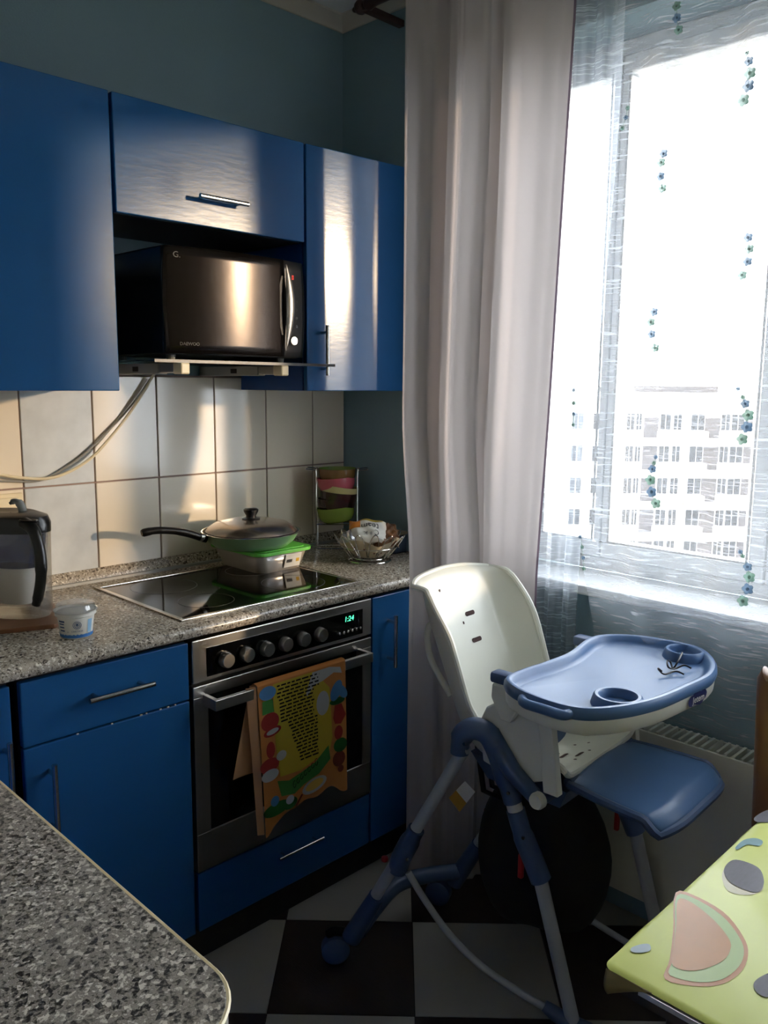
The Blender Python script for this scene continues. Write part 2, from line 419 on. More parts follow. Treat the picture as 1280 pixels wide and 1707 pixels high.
FB(MB(), -10.5, 62.5, -14.4, 0.5, 0.6, 0.95).build('roof', M_conc, bld)
for a0, a1, zz in ((23.3, 30.0, 1.9), (36, 40, 2.0), (20, 21.2, 1.8)):
    FB(MB(), a0, a1, -6, -3, 0.95, zz-0.4).build('roof_house', M_rec, bld)
for k in range(4):
    a = 25+k*1.6; FB(MB(), a, a+0.06, -4, -3.94, 1.5, 2.6+0.3*(k % 2)).build('antenna', M_rec, bld)
gd = struct('ground', MB().box(-150, 350, -250, 250, -34.5, -34.0), mat('ground_grey', rgb(120, 116, 108), 0.9, var=0.2, vscale=0.05))
pxa = lambda p: (p-640.0)/FPX*D
rows = [-0.85-2.80*k for k in range(6)]
wcols = [(1040, 1054, 0), (1056, 1066, 0), (1096, 1114, 1), (1118, 1132, 1), (1147, 1170, 1), (1197, 1212, 1), (1214, 1236, 1), (1262, 1280, 1), (1284, 1300, 1), (985, 1005, 0), (950, 970, 0), (1330, 1350, 1)]
for (p0, p1, bal) in wcols:
    a0, a1 = pxa(p0), pxa(p1)
    for z in rows:
        w = FB(MB(), a0, a1, 0.0, 0.10, z-1.45, z).build('window', M_wfr, bld)
        mb = MB(); am = (a0+a1)/2
        FB(mb, a0+0.03, am-0.025, 0.10, 0.13, z-1.42, z-0.03); FB(mb, am+0.025, a1-0.03, 0.10, 0.13, z-1.42, z-0.03)
        mb.build('pane', M_wing, w)
for (p0, p1) in ((1171, 1196), (1238, 1250), (1070, 1094)):
    FB(MB(), pxa(p0), pxa(p1), 0.02, 0.06, -34, -1.2).build('loggia_shade', M_rec, bld)  # flat dark strip, the shade of a set-back loggia painted as colour
    for z in rows:
        FB(MB(), pxa(p0)-0.1, pxa(p1)+0.1, 0.0, 0.5, z-2.8, z-2.1).build('slab', M_conc, bld)
for (p0, p1) in ((1142, 1172), (1195, 1250), (1092, 1136), (1258, 1310)):
    for z in rows:
        FB(MB(), pxa(p0), pxa(p1), 0.0, 0.9, z-2.55, z-1.5).build('balcony', M_conc, bld)

# ------------------------------------------------------------------ worktops and cabinets
CT = 0.915
yF = -0.58       # base fronts
prof = [(0, CT), (-0.585, CT), (-0.594, CT-0.003), (-0.6, CT-0.010), (-0.6, CT-0.024), (-0.595, CT-0.030), (0, CT-0.032)]
wt = thing('worktop', 'speckled grey granite-look worktop along the tiled wall, under the hob', 'worktop', (-0.9, -0.3, CT-0.032))
MB().prism([(p[0], p[1]) for p in prof], -2.30, -0.001, 'x').build('top', M_granite, wt, smooth=True)
MB().prism([(-0.012, CT), (-0.034, CT), (-0.032, CT+0.008), (-0.022, CT+0.030), (-0.014, CT+0.036), (-0.012, CT+0.036)], -2.30, -0.002, 'x').build('upstand', M_granite, wt, smooth=True)
MB().prism([(-0.034, CT), (-0.040, CT), (-0.038, CT+0.007), (-0.0325, CT+0.009)], -2.30, -0.002, 'x').build('seal_strip', M_greypl, wt)

pen = thing('breakfast_worktop', 'granite-look worktop with rounded corner in the left foreground', 'worktop', (-1.97, -1.1, CT-0.03))
pp_ = [(-2.30, -0.602), (-2.30, -1.69)]+arc(-1.637-0.075, -1.69+0.075, 0.075, -90, 0, 10)+[(-1.637, -0.602)]
MB().prism(pp_, CT-0.030, CT).build('top', M_granite2, pen, bev=0.002)
eb = [(x, y) for x, y in pp_[1:]]
MB().tube([(x+0.0005, y, CT-0.002) for x, y in eb], 0.0026, 6).build('edge_strip', M_edge, pen)

def bar_handle(name, p0, p1, out, parent, r=0.006, m_=None):
    p0, p1, out = Vector(p0), Vector(p1), Vector(out); mb = MB(); d = (p1-p0)
    mb.tube([p0+out, p1+out], r, 12)
    for q in (0.14, 0.86):
        c = p0+d*q; mb.tube([c, c+out], r*0.75, 10)
    return mb.build(name, m_ or M_chrome, parent, smooth=True)

def base_unit(name, label, x0, x1, z0=0.10, z1=0.882):
    t = thing(name, label, 'cabinet', ((x0+x1)/2, -0.28, 0))
    MB().box(x0+0.001, x1-0.001, -0.555, -0.012, z0, z1).build('carcass', M_gap, t)
    MB().box(x0, x1, -0.53, -0.515, 0.0, z0).build('plinth', M_black, t)
    return t
def front(parent, name, x0, x1, z0, z1, y=yF, m_=None, th=0.018):
    g = 0.002
    return MB().box(x0+g, x1-g, y, y+th, z0+g, z1-g, 0.0025).build(name, m_ or M_blue, parent)
oy = (0, -0.032, 0)
u1 = base_unit('drawer_cabinet', 'blue base cabinet with one drawer above a door, left of the oven', -1.418, -1.016)
d1 = front(u1, 'drawer', -1.416, -1.018, 0.728, 0.872); bar_handle('handle', (-1.282, yF, 0.806), (-1.128, yF, 0.806), oy, d1)
d2 = front(u1, 'door', -1.416, -1.018, 0.112, 0.728); bar_handle('handle', (-1.365, yF, 0.52), (-1.365, yF, 0.69), oy, d2)
ch = MB()
for x in (-1.30, -1.22, -1.15, -1.135, -1.10, -1.08, -1.06):
    ch.box(x, x+random.uniform(0.003, 0.007), yF-0.0006, yF+0.002, 0.7262, 0.7285)
ch.build('chipped_paint', M_paper, d2)
u0 = base_unit('corner_cabinet', 'narrow strip of blue base cabinet at the left edge, left of the drawer', -1.632, -1.430)
d0 = front(u0, 'door', -1.630, -1.432, 0.112, 0.872); bar_handle('handle', (-1.452, yF, 0.59), (-1.452, yF, 0.765), oy, d0)
u3 = base_unit('side_cabinet', 'narrow blue base cabinet between the oven and the curtain', -0.414, -0.008)
d3 = front(u3, 'door', -0.412, -0.012, 0.112, 0.872); bar_handle('handle', (-0.345, yF, 0.655), (-0.345, yF, 0.812), oy, d3)
u4 = thing('peninsula_cabinet', 'blue cabinet carrying the foreground worktop', 'cabinet', (-1.97, -1.1, 0))
MB().box(-2.26, -1.69, -1.60, -0.62, 0.1, CT-0.031).build('carcass', M_bluedk, u4)
MB().box(-2.24, -1.72, -1.57, -0.64, 0.0, 0.1).build('plinth', M_black, u4)
u2 = thing('oven_drawer', 'low blue drawer front with a thin bar handle under the oven', 'drawer', (-0.714, -0.3, 0))
MB().box(-1.010, -0.418, -0.555, -0.012, 0.10, 0.268).build('carcass', M_gap, u2)
MB().box(-1.014, -0.416, -0.53, -0.515, 0.0, 0.10).build('plinth', M_black, u2)
d4 = front(u2, 'drawer_front', -1.012, -0.416, 0.112, 0.272); bar_handle('handle', (-0.772, yF, 0.221), (-0.617, yF, 0.221), (0, -0.022, 0), d4, 0.0035)

# ------------------------------------------------------------------ oven
ov = thing('built_in_oven', 'stainless steel built-in oven with six knobs and green clock', 'oven', (-0.714, -0.3, 0.273))
ox0, ox1 = -1.011, -0.417
MB().box(ox0+0.01, ox1-0.01, -0.56, -0.05, 0.276, 0.868).build('body', M_black, ov)
cp = MB().box(ox0, ox1, -0.583, -0.560, 0.765, 0.872, 0.003).build('control_panel', M_steel, ov)
MB().box(-0.972, -0.453, -0.5848, -0.5825, 0.776, 0.848).build('glass_strip', M_dglass, cp)
for x in (-0.921, -0.860, -0.797, -0.737, -0.676, -0.616):
    k = MB().lathe([(0, 0), (0.019, 0), (0.0195, -0.004), (0.0185, -0.016), (0.0165, -0.019), (0, -0.019)], (x, -0.5848, 0.808), 24, 'y').build('knob', M_steel, ov, smooth=True)
    MB().lathe([(0.0200, 0.0), (0.0215, 0.0), (0.0215, -0.002), (0.0200, -0.002)], (x, -0.5849, 0.808), 24, 'y').build('ring', M_blackpl, k, smooth=True)
disp = MB(); M_led = mat('led_green', rgb(60, 230, 150), 0.5, emit=((0.08, 0.9, 0.42, 1), 1.6))
text_on(disp, '1:24', 0.021, lambda x, y: (-0.506+x+y*0.12, -0.5858, 0.829+y))
disp.build('clock_digits', M_led, ov, label='glowing green clock reading 1:24')
for i in range(6):
    MB().lathe([(0, 0), (0.0042, 0), (0.0042, -0.004), (0.003, -0.005), (0, -0.005)], (-0.544+i*0.0160, -0.5848, 0.794), 12, 'y').build('button', M_chrome, ov, smooth=True)
dm = MB()
dm.box(ox0, ox1, -0.583, -0.560, 0.728, 0.757, 0.002); dm.box(ox0, ox1, -0.583, -0.560, 0.276, 0.376, 0.002)
dm.box(ox0, -0.970, -0.583, -0.560, 0.376, 0.728, 0.001); dm.box(-0.449, ox1, -0.583, -0.560, 0.376, 0.728, 0.001)
dr = dm.build('door', M_steel, ov)
MB().box(-0.9695, -0.4495, -0.580, -0.566, 0.3765, 0.7275).build('glass', M_oveng, dr)
hm = MB(); hy = -0.632
hm.box(-0.985, -0.462, hy-0.006, hy+0.006, 0.706, 0.733, 0.0015)
for x in (-0.985, -0.474): hm.box(x, x+0.012, hy, -0.579, 0.706, 0.733, 0.0015)
hm.build('handle', M_steel, dr)

# ------------------------------------------------------------------ wall cabinets
yU = -0.34
def wall_unit(name, label, x0, x1, z0, z1, m_=None):
    t = thing(name, label, 'cabinet', ((x0+x1)/2, -0.17, z0))
    th = 0.016; mb = MB()
    mb.box(x0, x0+th, -0.32, -0.013 if z0 > 1.5 else -0.013, z0, z1); mb.box(x1-th, x1, -0.32, -0.013, z0, z1)
    mb.box(x0+th, x1-th, -0.32, -0.013, z0, z0+th); mb.box(x0+th, x1-th, -0.32, -0.013, z1-th, z1)
    mb.box(x0+th, x1-th, -0.02, -0.013, z0+th, z1-th)
    mb.build('carcass', m_ or M_bluedk, t)
    return t
w1 = wall_unit('wall_cabinet', 'large blue wall cabinet door left of the microwave', -1.640, -1.040, 1.458, 2.148)
front(w1, 'door', -1.642, -1.040, 1.456, 2.150, yU)
w2 = wall_unit('lift_cabinet', 'wide blue flap cabinet above the microwave with a horizontal bar handle', -1.036, -0.454, 1.878, 2.148, M_black)
dd = front(w2, 'door', -1.036, -0.454, 1.876, 2.150, yU); bar_handle('handle', (-0.82, yU, 1.945), (-0.672, yU, 1.945), (0, -0.03, 0), dd)
w3 = wall_unit('wall_cabinet', 'blue wall cabinet in the corner beside the curtain with vertical bar handle', -0.450, -0.030, 1.458, 2.148)
dd = front(w3, 'door', -0.450, -0.030, 1.456, 2.150, yU); bar_handle('handle', (-0.395, yU, 1.503), (-0.395, yU, 1.648), (0, -0.03, 0), dd)

# this door hangs a little crooked, its right side standing forward
pv = Vector((-0.449, yU+0.018, 1.8))-ORG[w3]
dd.matrix_local = Matrix.Translation(pv) @ Matrix.Rotation(math.radians(-3.7), 4, 'Z') @ Matrix.Translation(-pv)

# ------------------------------------------------------------------ microwave, glass shelf, brackets
for nm, x, who in (('microwave_bracket', -0.900, 'left grey extending bracket arm under the microwave, above the cord'), ('microwave_bracket', -0.585, 'right grey extending bracket arm under the microwave')):
    b = thing(nm, who, 'bracket', (x, -0.2, 1.497))
    MB().box(x-0.014, x+0.014, -0.30, -0.002, 1.500, 1.528, 0.002).build('arm', M_greypl, b)
    MB().box(x-0.011, x+0.011, -0.37, -0.30, 1.503, 1.527, 0.002).build('extension', M_steel, b)
    MB().box(x-0.013, x+0.013, -0.410, -0.37, 1.500, 1.529, 0.004).build('end_cap', M_beige, b)
    MB().box(x-0.0145, x-0.0139, -0.20, -0.17, 1.507, 1.520).build('sticker', M_ink, b)
sh = thing('glass_shelf', 'thin dark glass shelf on the brackets under the microwave', 'shelf', (-0.7, -0.25, 1.5295))
MB().box(-0.985, -0.456, -0.405, -0.03, 1.5295, 1.5345).build('plate', clear('smoked_glass', (0.35, 0.42, 0.40, 1), 0.08), sh)
MB().box(-0.985, -0.400, -0.409, -0.405, 1.528, 1.5355).build('front_edge', M_blackpl, sh)
mwv = thing('microwave', 'black microwave with curved mirror door and silver crescent handle', 'microwave', (-0.745, -0.25, 1.5346))
mx0, mx1, mz0, mz1 = -0.957, -0.533, 1.548, 1.806
MB().box(mx0, mx1, -0.405, -0.075, mz0, mz1, 0.004).build('body', M_blackpl, mwv)
for x in (mx0+0.04, mx1-0.04):
    for y in (-0.37, -0.12):
        MB().lathe([(0, 0), (0.010, 0), (0.012, 0.013), (0, 0.013)], (x, y, 1.5347), 12).build('foot', M_greypl, mwv)
def bulge(x, z=None):
    q = (x-(mx0+mx1)/2)/((mx1-mx0)/2); return -0.412-0.026*(1-q*q)
def bow(z, k):      # door edges bow outwards at mid height
    q = (z-(mz0+mz1)/2)/((mz1-mz0)/2); return k*(1-q*q)
M_mirror = mat('smoked_mirror_door', rgb(46, 41, 38), 0.20, metal=0.85, bump=0.05, bscale=20)
M_panelm = mat('control_panel_black', rgb(34, 33, 33), 0.35)
def face(xa, xb, off, ba=0.0, bb=0.0, nx=24, nz=12, z0=mz0+0.002, z1=mz1-0.002):
    def fn(u, v):
        z = z0+(z1-z0)*v; a = xa+bow(z, ba); b = xb+bow(z, bb); x = a+(b-a)*u; return (x, bulge(x)-off, z)
    return fn
dmb = MB().grid(24, 12, face(mx0, -0.612, 0.004, -0.006, 0.0)).build('door', M_mirror, mwv, smooth=True, solid=0.012)
MB().grid(8, 12, face(-0.610, mx1, 0.002, 0.0, 0.012)).build('control_panel', M_panelm, mwv, smooth=True, solid=0.01)
# crescent handle with its dark hand hollow
hz0, hz1 = 1.578, 1.792
def cres(z, c, k): q = (z-(hz0+hz1)/2)/((hz1-hz0)/2); return c+k*(1-q*q)
mh = MB().grid(6, 20, lambda u, v: (lambda z: (cres(z, -0.606, -0.005)+(cres(z, -0.606, 0.022)-cres(z, -0.606, -0.005))*u, bulge(-0.605)-0.016-0.012*math.sin(math.pi*v)*math.sin(math.pi*(0.2+0.6*u)), z))(hz0+(hz1-hz0)*v))
hobj = mh.build('handle', M_steel, mwv, smooth=True, solid=0.004)
MB().grid(6, 16, lambda u, v: (lambda z: (cres(z, -0.606, -0.026)+(cres(z, -0.606, -0.0055)-cres(z, -0.606, -0.026))*u, bulge(-0.615)-0.0115, z))(hz0+0.03+(hz1-hz0-0.06)*v)).build('hand_hollow', M_black, mwv)
MB().lathe([(0, 0), (0.0135, 0), (0.013, -0.012), (0.011, -0.015), (0, -0.015)], (-0.577, -0.426, 1.594), 20, 'y').build('knob', M_chrome, mwv, smooth=True)
for r in range(4):
    for c, x in enumerate((-0.580, -0.556)):
        MB().lathe([(0, 0), (0.0045, 0), (0.004, -0.003), (0, -0.003)], (x, -0.4265+0.004*c, 1.634+r*0.022), 10, 'y').build('button', M_black, mwv)
tx = MB(); text_on(tx, 'G.', 0.020, lambda x, y: (mx0+0.028+x, bulge(mx0+0.028+x)-0.0115, 1.783+y)); tx.build('emblem', mat('print_silver', rgb(96, 92, 88), 0.5), mwv)
tx = MB(); text_on(tx, 'DAEWOO', 0.011, lambda x, y: (mx0+0.055+x, bulge(mx0+0.055+x)-0.0115, 1.573+y)); tx.build('lettering', MATS['print_silver'], mwv)
tx = MB()
for k in range(2): tx.box(-0.558, -0.546, -0.4215, -0.4208, 1.588+k*0.012, 1.590+k*0.012)
tx.build('marking', M_paper, mwv)
tx = MB(); tx.box(-0.5745, -0.5685, -0.4285, -0.4275, 1.757, 1.759); tx.box(-0.5745, -0.5685, -0.4285, -0.4275, 1.766, 1.768); tx.box(-0.5745, -0.573, -0.4285, -0.4275, 1.757, 1.768); tx.box(-0.570, -0.5685, -0.4285, -0.4275, 1.757, 1.768)
tx.build('clock_digit', mat('led_red', rgb(200, 40, 30), 0.5, emit=((0.9, 0.05, 0.03, 1), 0.4)), mwv)

# power cord on the tiles
pc = [onY(x, y, -0.035) for x, y in ((268, 606), (256, 625), (238, 655), (212, 694), (180, 734), (150, 765), (112, 788), (75, 798), (30, 796), (-20, 790), (-90, 800))]
pc[0].y = -0.05
co = tag(MB().tube(catmull(pc, 60), 0.0042, 8).build('power_cord', M_beige, smooth=True, loc=tuple(pc[5])), 'cream power cord drooping across the tiles from under the microwave', 'cord')
pc2 = [onY(x, y, -0.021) for x, y in ((250, 632), (228, 664), (205, 692), (182, 716), (150, 748), (120, 772), (70, 800), (20, 802), (-40, 800))]
tag(MB().tube(catmull(pc2, 60), 0.003, 8).build('power_cord', M_greypl, smooth=True, loc=tuple(pc2[4])), 'thin grey cord lying behind the cream one on the tiles', 'cord')
so = thing('wall_socket', 'cream wall socket on the tiles behind the water jug', 'socket', (-1.215, -0.013, 1.14))
MB().box(-1.262, -1.164, -0.022, -0.0127, 1.10, 1.187, 0.003).build('plate', M_beige, so)
MB().box(-1.252, -1.176, -0.030, -0.022, 1.11, 1.177, 0.004).build('cover', M_beige, so)

# ------------------------------------------------------------------ hob
hb = thing('ceramic_hob', 'black glass ceramic hob with steel rim set in the worktop', 'hob', (-0.725, -0.33, CT))
hx0, hx1, hy0, hy1 = -1.018, -0.432, -0.552, -0.105
MB().box(hx0+0.012, hx1-0.012, hy0+0.012, hy1-0.012, CT+0.0003, CT+0.0035).build('glass', M_dglass, hb)
fm = MB()
for b in ((hx0, hx1, hy0, hy0+0.012), (hx0, hx1, hy1-0.012, hy1), (hx0, hx0+0.012, hy0+0.012, hy1-0.012), (hx1-0.012, hx1, hy0+0.012, hy1-0.012)):
    fm.box(b[0], b[1], b[2], b[3], CT+0.0002, CT+0.005, 0.0015)
fm.build('rim', M_chrome, hb)
M_ring = mat('hob_ring_print', rgb(96, 92, 88), 0.3)
for (x, y, r) in ((-0.87, -0.43, 0.072), (-0.87, -0.22, 0.090), (-0.58, -0.43, 0.090), (-0.58, -0.22, 0.072)):
    MB().tube([(x+r*math.cos(q), y+r*math.sin(q), CT+0.0035) for q in (2*math.pi*k/64 for k in range(64))], 0.0006, 4, True).build('heating_zone', M_ring, hb)

# ------------------------------------------------------------------ plastic box, frying pan and lid on the hob
bx = thing('food_container', 'clear plastic food box with bright green lid under the frying pan', 'container', (-0.51, -0.19, CT+0.0041))
z0 = CT+0.0042
M_tub = clear('tub_plastic', (0.86, 0.84, 0.80, 1), 0.05, 0.15, 0.55, rgb(188, 176, 160))
pb = rrect(-0.588, -0.428, -0.288, -0.075, 0.03); pt = rrect(-0.606, -0.410, -0.306, -0.057, 0.03); n = len(pb)
mb = MB(); mb.add([(x, y, z0) for x, y in pb]+[(x, y, z0+0.060) for x, y in pt], [tuple(range(n))[::-1]]+[(i, (i+1) % n, n+(i+1) % n, n+i) for i in range(n)])
mb.build('tub', M_tub, bx, smooth=True, solid=0.0015)
pi_ = rrect(-0.584, -0.432, -0.284, -0.079, 0.028)
MB().prism(pi_, z0+0.002, z0+0.038).build('contents', mat('minced_food', rgb(150, 118, 100), 0.7, bump=0.8, bscale=90, var=0.3, vscale=50), bx)
lo = rrect(-0.616, -0.400, -0.316, -0.047, 0.034)
lm = MB().prism(lo, z0+0.056, z0+0.066)
lm.prism(rrect(-0.600, -0.416, -0.300, -0.063, 0.03), z0+0.066, z0+0.0685)
lm.add([(-0.408, -0.316, z0+0.066), (-0.392, -0.322, z0+0.060), (-0.398, -0.292, z0+0.062), (-0.402, -0.298, z0+0.066)], [(0, 1, 2, 3)])
lm.build('lid', M_lidg, bx, bev=0.002)
def lab(x, y): return (-0.478+x, -0.3016-0.0012-0.018*(y/0.06), z0+0.030+y)
MB().poly([lab(-0.030, -0.021), lab(0.030, -0.021), lab(0.030, 0.021), lab(-0.030, 0.021)]).build('price_label', M_paper, bx, recalc=False)
bars = MB()
for i in range(9):
    x = -0.024+i*0.0024; bars.poly([Vector(lab(x, -0.006))+Vector((0, -0.0006, 0)), Vector(lab(x+0.0013, -0.006))+Vector((0, -0.0006, 0)), Vector(lab(x+0.0013, 0.004))+Vector((0, -0.0006, 0)), Vector(lab(x, 0.004))+Vector((0, -0.0006, 0))])
bars.build('barcode', M_ink, bx, recalc=False)
MB().poly([Vector(lab(a, b))+Vector((0, -0.0006, 0)) for a, b in ((0.012, -0.006), (0.024, -0.006), (0.024, 0.005), (0.012, 0.005))]).build('price_patch', mat('print_yellow', rgb(225, 180, 60), 0.5), bx, recalc=False)

PCX, PCY, PZ = -0.553, -0.196, CT+0.0735
pan = thing('frying_pan', 'green frying pan with long black handle standing on the plastic box', 'pan', (PCX, PCY, PZ))
MB().lathe([(0, 0), (0.098, 0), (0.112, 0.004), (0.130, 0.020), (0.146, 0.045), (0.149, 0.0465), (0.146, 0.047), (0.140, 0.042), (0.126, 0.022), (0.105, 0.007), (0, 0.005)], (PCX, PCY, PZ), 56).build('bowl', M_green, pan, smooth=True)
MB().lathe([(0.1445, 0.0475), (0.1395, 0.0425), (0.125, 0.0225), (0.105, 0.0078), (0, 0.0058)], (PCX, PCY, PZ), 56).build('non_stick_lining', M_blackpl, pan, smooth=True)
MB().lathe([(0.1465, 0.0462), (0.1500, 0.0462), (0.1500, 0.0480), (0.1465, 0.0480)], (PCX, PCY, PZ), 56).build('rim', M_chrome, pan, smooth=True)
hend = onZ(236, 889, PZ+0.070); hd = (Vector((hend.x, hend.y))-Vector((PCX, PCY))); hl = hd.length; hd.normalize()
hp = [(PCX+hd.x*r, PCY+hd.y*r, PZ+z) for r, z in ((0.146, 0.036), (0.165, 0.042), (0.20, 0.056), (0.24, 0.067), (0.28, 0.073), (hl-0.03, 0.074), (hl, 0.070))]
MB().tube(catmull(hp, 26), [0.013]*4+[0.0115]*8+[0.0105]*10+[0.0115]*3+[0.009], 12).build('handle', M_blackpl, pan, smooth=True)
MB().tube(hp[:2], [0.0125, 0.0135], 12).build('handle_collar', M_steel, pan, smooth=True)
ld = thing('pan_lid', 'domed steel lid with black knob covering the frying pan', 'lid', (PCX, PCY, PZ+0.0485))
LZ = PZ+0.047
MB().lathe([(0.137, -0.002), (0.1375, 0.001), (0.130, 0.010), (0.112, 0.022), (0.08, 0.030), (0.04, 0.034), (0, 0.035)], (PCX, PCY, LZ), 56).build('dome', mat('lid_steel', rgb(196, 182, 168), 0.22, metal=0.9, bump=0.1, bscale=40), ld, smooth=True, solid=0.0015)
MB().lathe([(0, 0.0345), (0.027, 0.035), (0.028, 0.038), (0.016, 0.040), (0.015, 0.046), (0.022, 0.058), (0.023, 0.064), (0.018, 0.068), (0, 0.069)], (PCX, PCY, LZ), 28).build('knob', M_blackpl, ld, smooth=True)

# ------------------------------------------------------------------ bowl rack with bowls
RX, RY = -0.140, -0.128
rk = thing('bowl_rack', 'chrome wire rack holding a stack of coloured bowls in the corner', 'rack', (RX, RY, CT))
rm = MB(); rw = 0.0022; va = Vector((rt.x, rt.y)).normalized()
for s in (-1, 1):
    for e in (-1, 1):
        b = Vector((RX, RY))+va*0.070*s+Vector((-va.y, va.x))*0.03*e
        rm.tube(catmull([(b.x, b.y, CT+0.003), (b.x, b.y, CT+0.10), (b.x, b.y, CT+0.262), (b.x+va.x*s*0.006, b.y+va.y*s*0.006, CT+0.274), (b.x+va.x*s*0.034, b.y+va.y*s*0.034, CT+0.278)], 20), rw, 6)
    c = Vector((RX, RY))+va*0.070*s; q = Vector((-va.y, va.x))
    o2 = c+va*s*0.034
    rm.tube([(o2.x-q.x*0.03, o2.y-q.y*0.03, CT+0.278), (o2.x+q.x*0.03, o2.y+q.y*0.03, CT+0.278)], rw, 6)
rm.tube([(RX+va.x*0.07*a+(-va.y)*0.03*b, RY+va.y*0.07*a+va.x*0.03*b, CT+0.003) for a, b in ((-1, -1), (1, -1), (1, 1), (-1, 1))], rw, 6, True)
rm.tube([(RX+va.x*0.07*a+(-va.y)*0.03*b, RY+va.y*0.07*a+va.x*0.03*b, CT+0.088) for a, b in ((-1, -1), (1, -1), (1, 1), (-1, 1))], rw, 6, True)
rm.build('wire_frame', M_chrome, rk, smooth=True)
bowls = [('green bowl at the bottom of the rack stack', rgb(132, 152, 62), 0.094, -7),
         ('lower dark maroon bowl just above the green one in the rack', rgb(58, 30, 34), 0.124, -2),
         ('upper dark maroon bowl just under the cream one in the rack', rgb(62, 28, 32), 0.146, 6),
         ('cream bowl tilted in the middle of the rack stack', rgb(200, 186, 130), 0.168, 9),
         ('pink bowl second from the top of the rack', rgb(196, 92, 104), 0.196, -5),
         ('brown bowl with green inside on top of the rack', rgb(122, 88, 48), 0.226, 0)]
for i, (lb, c, dz, tilt) in enumerate(bowls):
    t = thing('bowl', lb, 'bowl', (RX, RY, CT+dz), 'bowls in the wire rack')
    t.rotation_euler = Matrix.Rotation(math.radians(tilt), 4, Vector((fh.x, fh.y, 0))).to_euler()
    MB().lathe([(0, 0), (0.045, 0), (0.056, 0.008), (0.063, 0.026), (0.066, 0.052), (0.0645, 0.0525), (0.061, 0.028), (0.053, 0.011), (0, 0.004)], (RX, RY, CT+dz), 40).build('body', mat('glaze_%d' % i, c, 0.18, coat=0.4), t, smooth=True)
    MB().lathe([(0.0642, 0.0530), (0.0607, 0.0282), (0.0527, 0.0113), (0, 0.0043)], (RX, RY, CT+dz), 40).build('inside', mat('glaze_in_%d' % i, rgb(120, 140, 60) if i == 5 else c, 0.18), t, smooth=True)

# ------------------------------------------------------------------ wire fruit basket with snacks
BX, BY = -0.202, -0.352
bk = thing('wire_basket', 'silver wire basket with looped rim in front of the bowl rack', 'basket', (BX, BY, CT))
bm_ = MB()
for z, r, w in ((0.003, 0.068, 0.003), (0.012, 0.055, 0.002), (0.050, 0.092, 0.0016)):
    bm_.tube([(BX+r*math.cos(q), BY+r*math.sin(q), CT+z) for q in (2*math.pi*k/40 for k in range(40))], w, 6, True)
for k in range(3):
    q = 2*math.pi*k/3+0.4
    bm_.tube([(BX+0.067*math.cos(q), BY+0.067*math.sin(q), CT+0.003), (BX+0.055*math.cos(q), BY+0.055*math.sin(q), CT+0.012)], 0.002, 6)
bm_.build('base_rings', M_chrome, bk, smooth=True)
N = 13
for k in range(N):
    pts = []
    for s in range(17):
        u = s/16.0; q = 2*math.pi*(k+0.5+(u-0.5)*0.86)/N
        hgt = math.sin(math.pi*u)**0.55; r = 0.055+0.061*hgt; pts.append((BX+r*math.cos(q), BY+r*math.sin(q), CT+0.012+0.082*hgt+0.010*math.sin(q*2)))
    MB().tube(pts, 0.0018, 6).build('loop', M_chrome, bk, smooth=True)
M_napk = mat('napkin_paper', rgb(214, 198, 168), 0.7, var=0.1, vscale=20)
def nap(u, v):
    q = 2*math.pi*u; r = 0.045+0.050*v+0.008*v*math.cos(q*9); return (BX+r*math.cos(q), BY+r*math.sin(q), CT+0.018+0.055*v+0.010*v*math.sin(q*4))
nb = thing('paper_napkin', 'cream printed paper napkin lining the wire basket', 'napkin', (BX, BY, CT+0.016))
MB().grid(72, 6, nap, True).build('sheet', M_napk, nb, smooth=True)
MB().lathe([(0, 0.0165), (0.045, 0.018)], (BX, BY, CT), 24).build('bottom', M_napk, nb)
pm = MB()
for k in range(14):
    u = (k*0.073) % 1; vv = 0.25+0.3*((k*37) % 10)/10
    p = Vector(nap(u, vv)); q = Vector(nap(u+0.012, vv)); r = Vector(nap(u+0.012, vv+0.10)); s = Vector(nap(u, vv+0.10)); o_ = Vector((math.cos(2*math.pi*u), math.sin(2*math.pi*u), 0))*0.0012
    pm.poly([p+o_, q+o_, r+o_, s+o_])
pm.build('printed_leaves', mat('print_maroon', rgb(110, 44, 40), 0.7), nb)
def packet(name, label, c, sx, sy, h, rz, tilt, m_, dirn=(1, 0, 0)):
    t = thing(name, label, 'snack', c, 'snacks in the wire basket')
    R = Matrix.Rotation(rz, 3, 'Z') @ Matrix.Rotation(tilt, 3, 'X')
    def pil(s):
        def fn(u, v):
            a, b = u*2-1, v*2-1; k = max(0, (1-a**4))*max(0, (1-b**4))
            z = s*h*(k**0.5)+0.0035*math.sin(7*a+3*b)+0.0030*math.sin(9*b-5*a)-0.010*a*a
            return Vector(c)+R @ Vector((a*sx, b*sy, z))
        return fn
    MB().grid(18, 14, pil(1)).grid(18, 14, pil(-1)).build('wrapper', m_, t, smooth=True, recalc=False)
    return t, R, pil(1)
az = math.atan2(rt.y, rt.x)
t, R, pf = packet('snack_packet', 'white and orange snack packet printed team lying upside down in the basket', (BX-0.012, BY-0.004, CT+0.098), 0.060, 0.042, 0.019, az, math.radians(46), M_paper)
mo = MB()
for (u0, u1_, v0, v1) in ((0.0, 0.30, 0.55, 1.0),):
    mo.grid(6, 6, lambda u, v: pf(u0+(u1_-u0)*u, v0+(v1-v0)*v)+R @ Vector((0, 0, 0.0012)))
mo.build('orange_print', M_orange, t, smooth=True)
MB().grid(10, 4, lambda u, v: pf(0.3+0.6*u, 0.84+0.16*v)+R @ Vector((0, 0, 0.0012))).build('olive_print', mat('print_olive', rgb(170, 150, 60), 0.5), t, smooth=True)
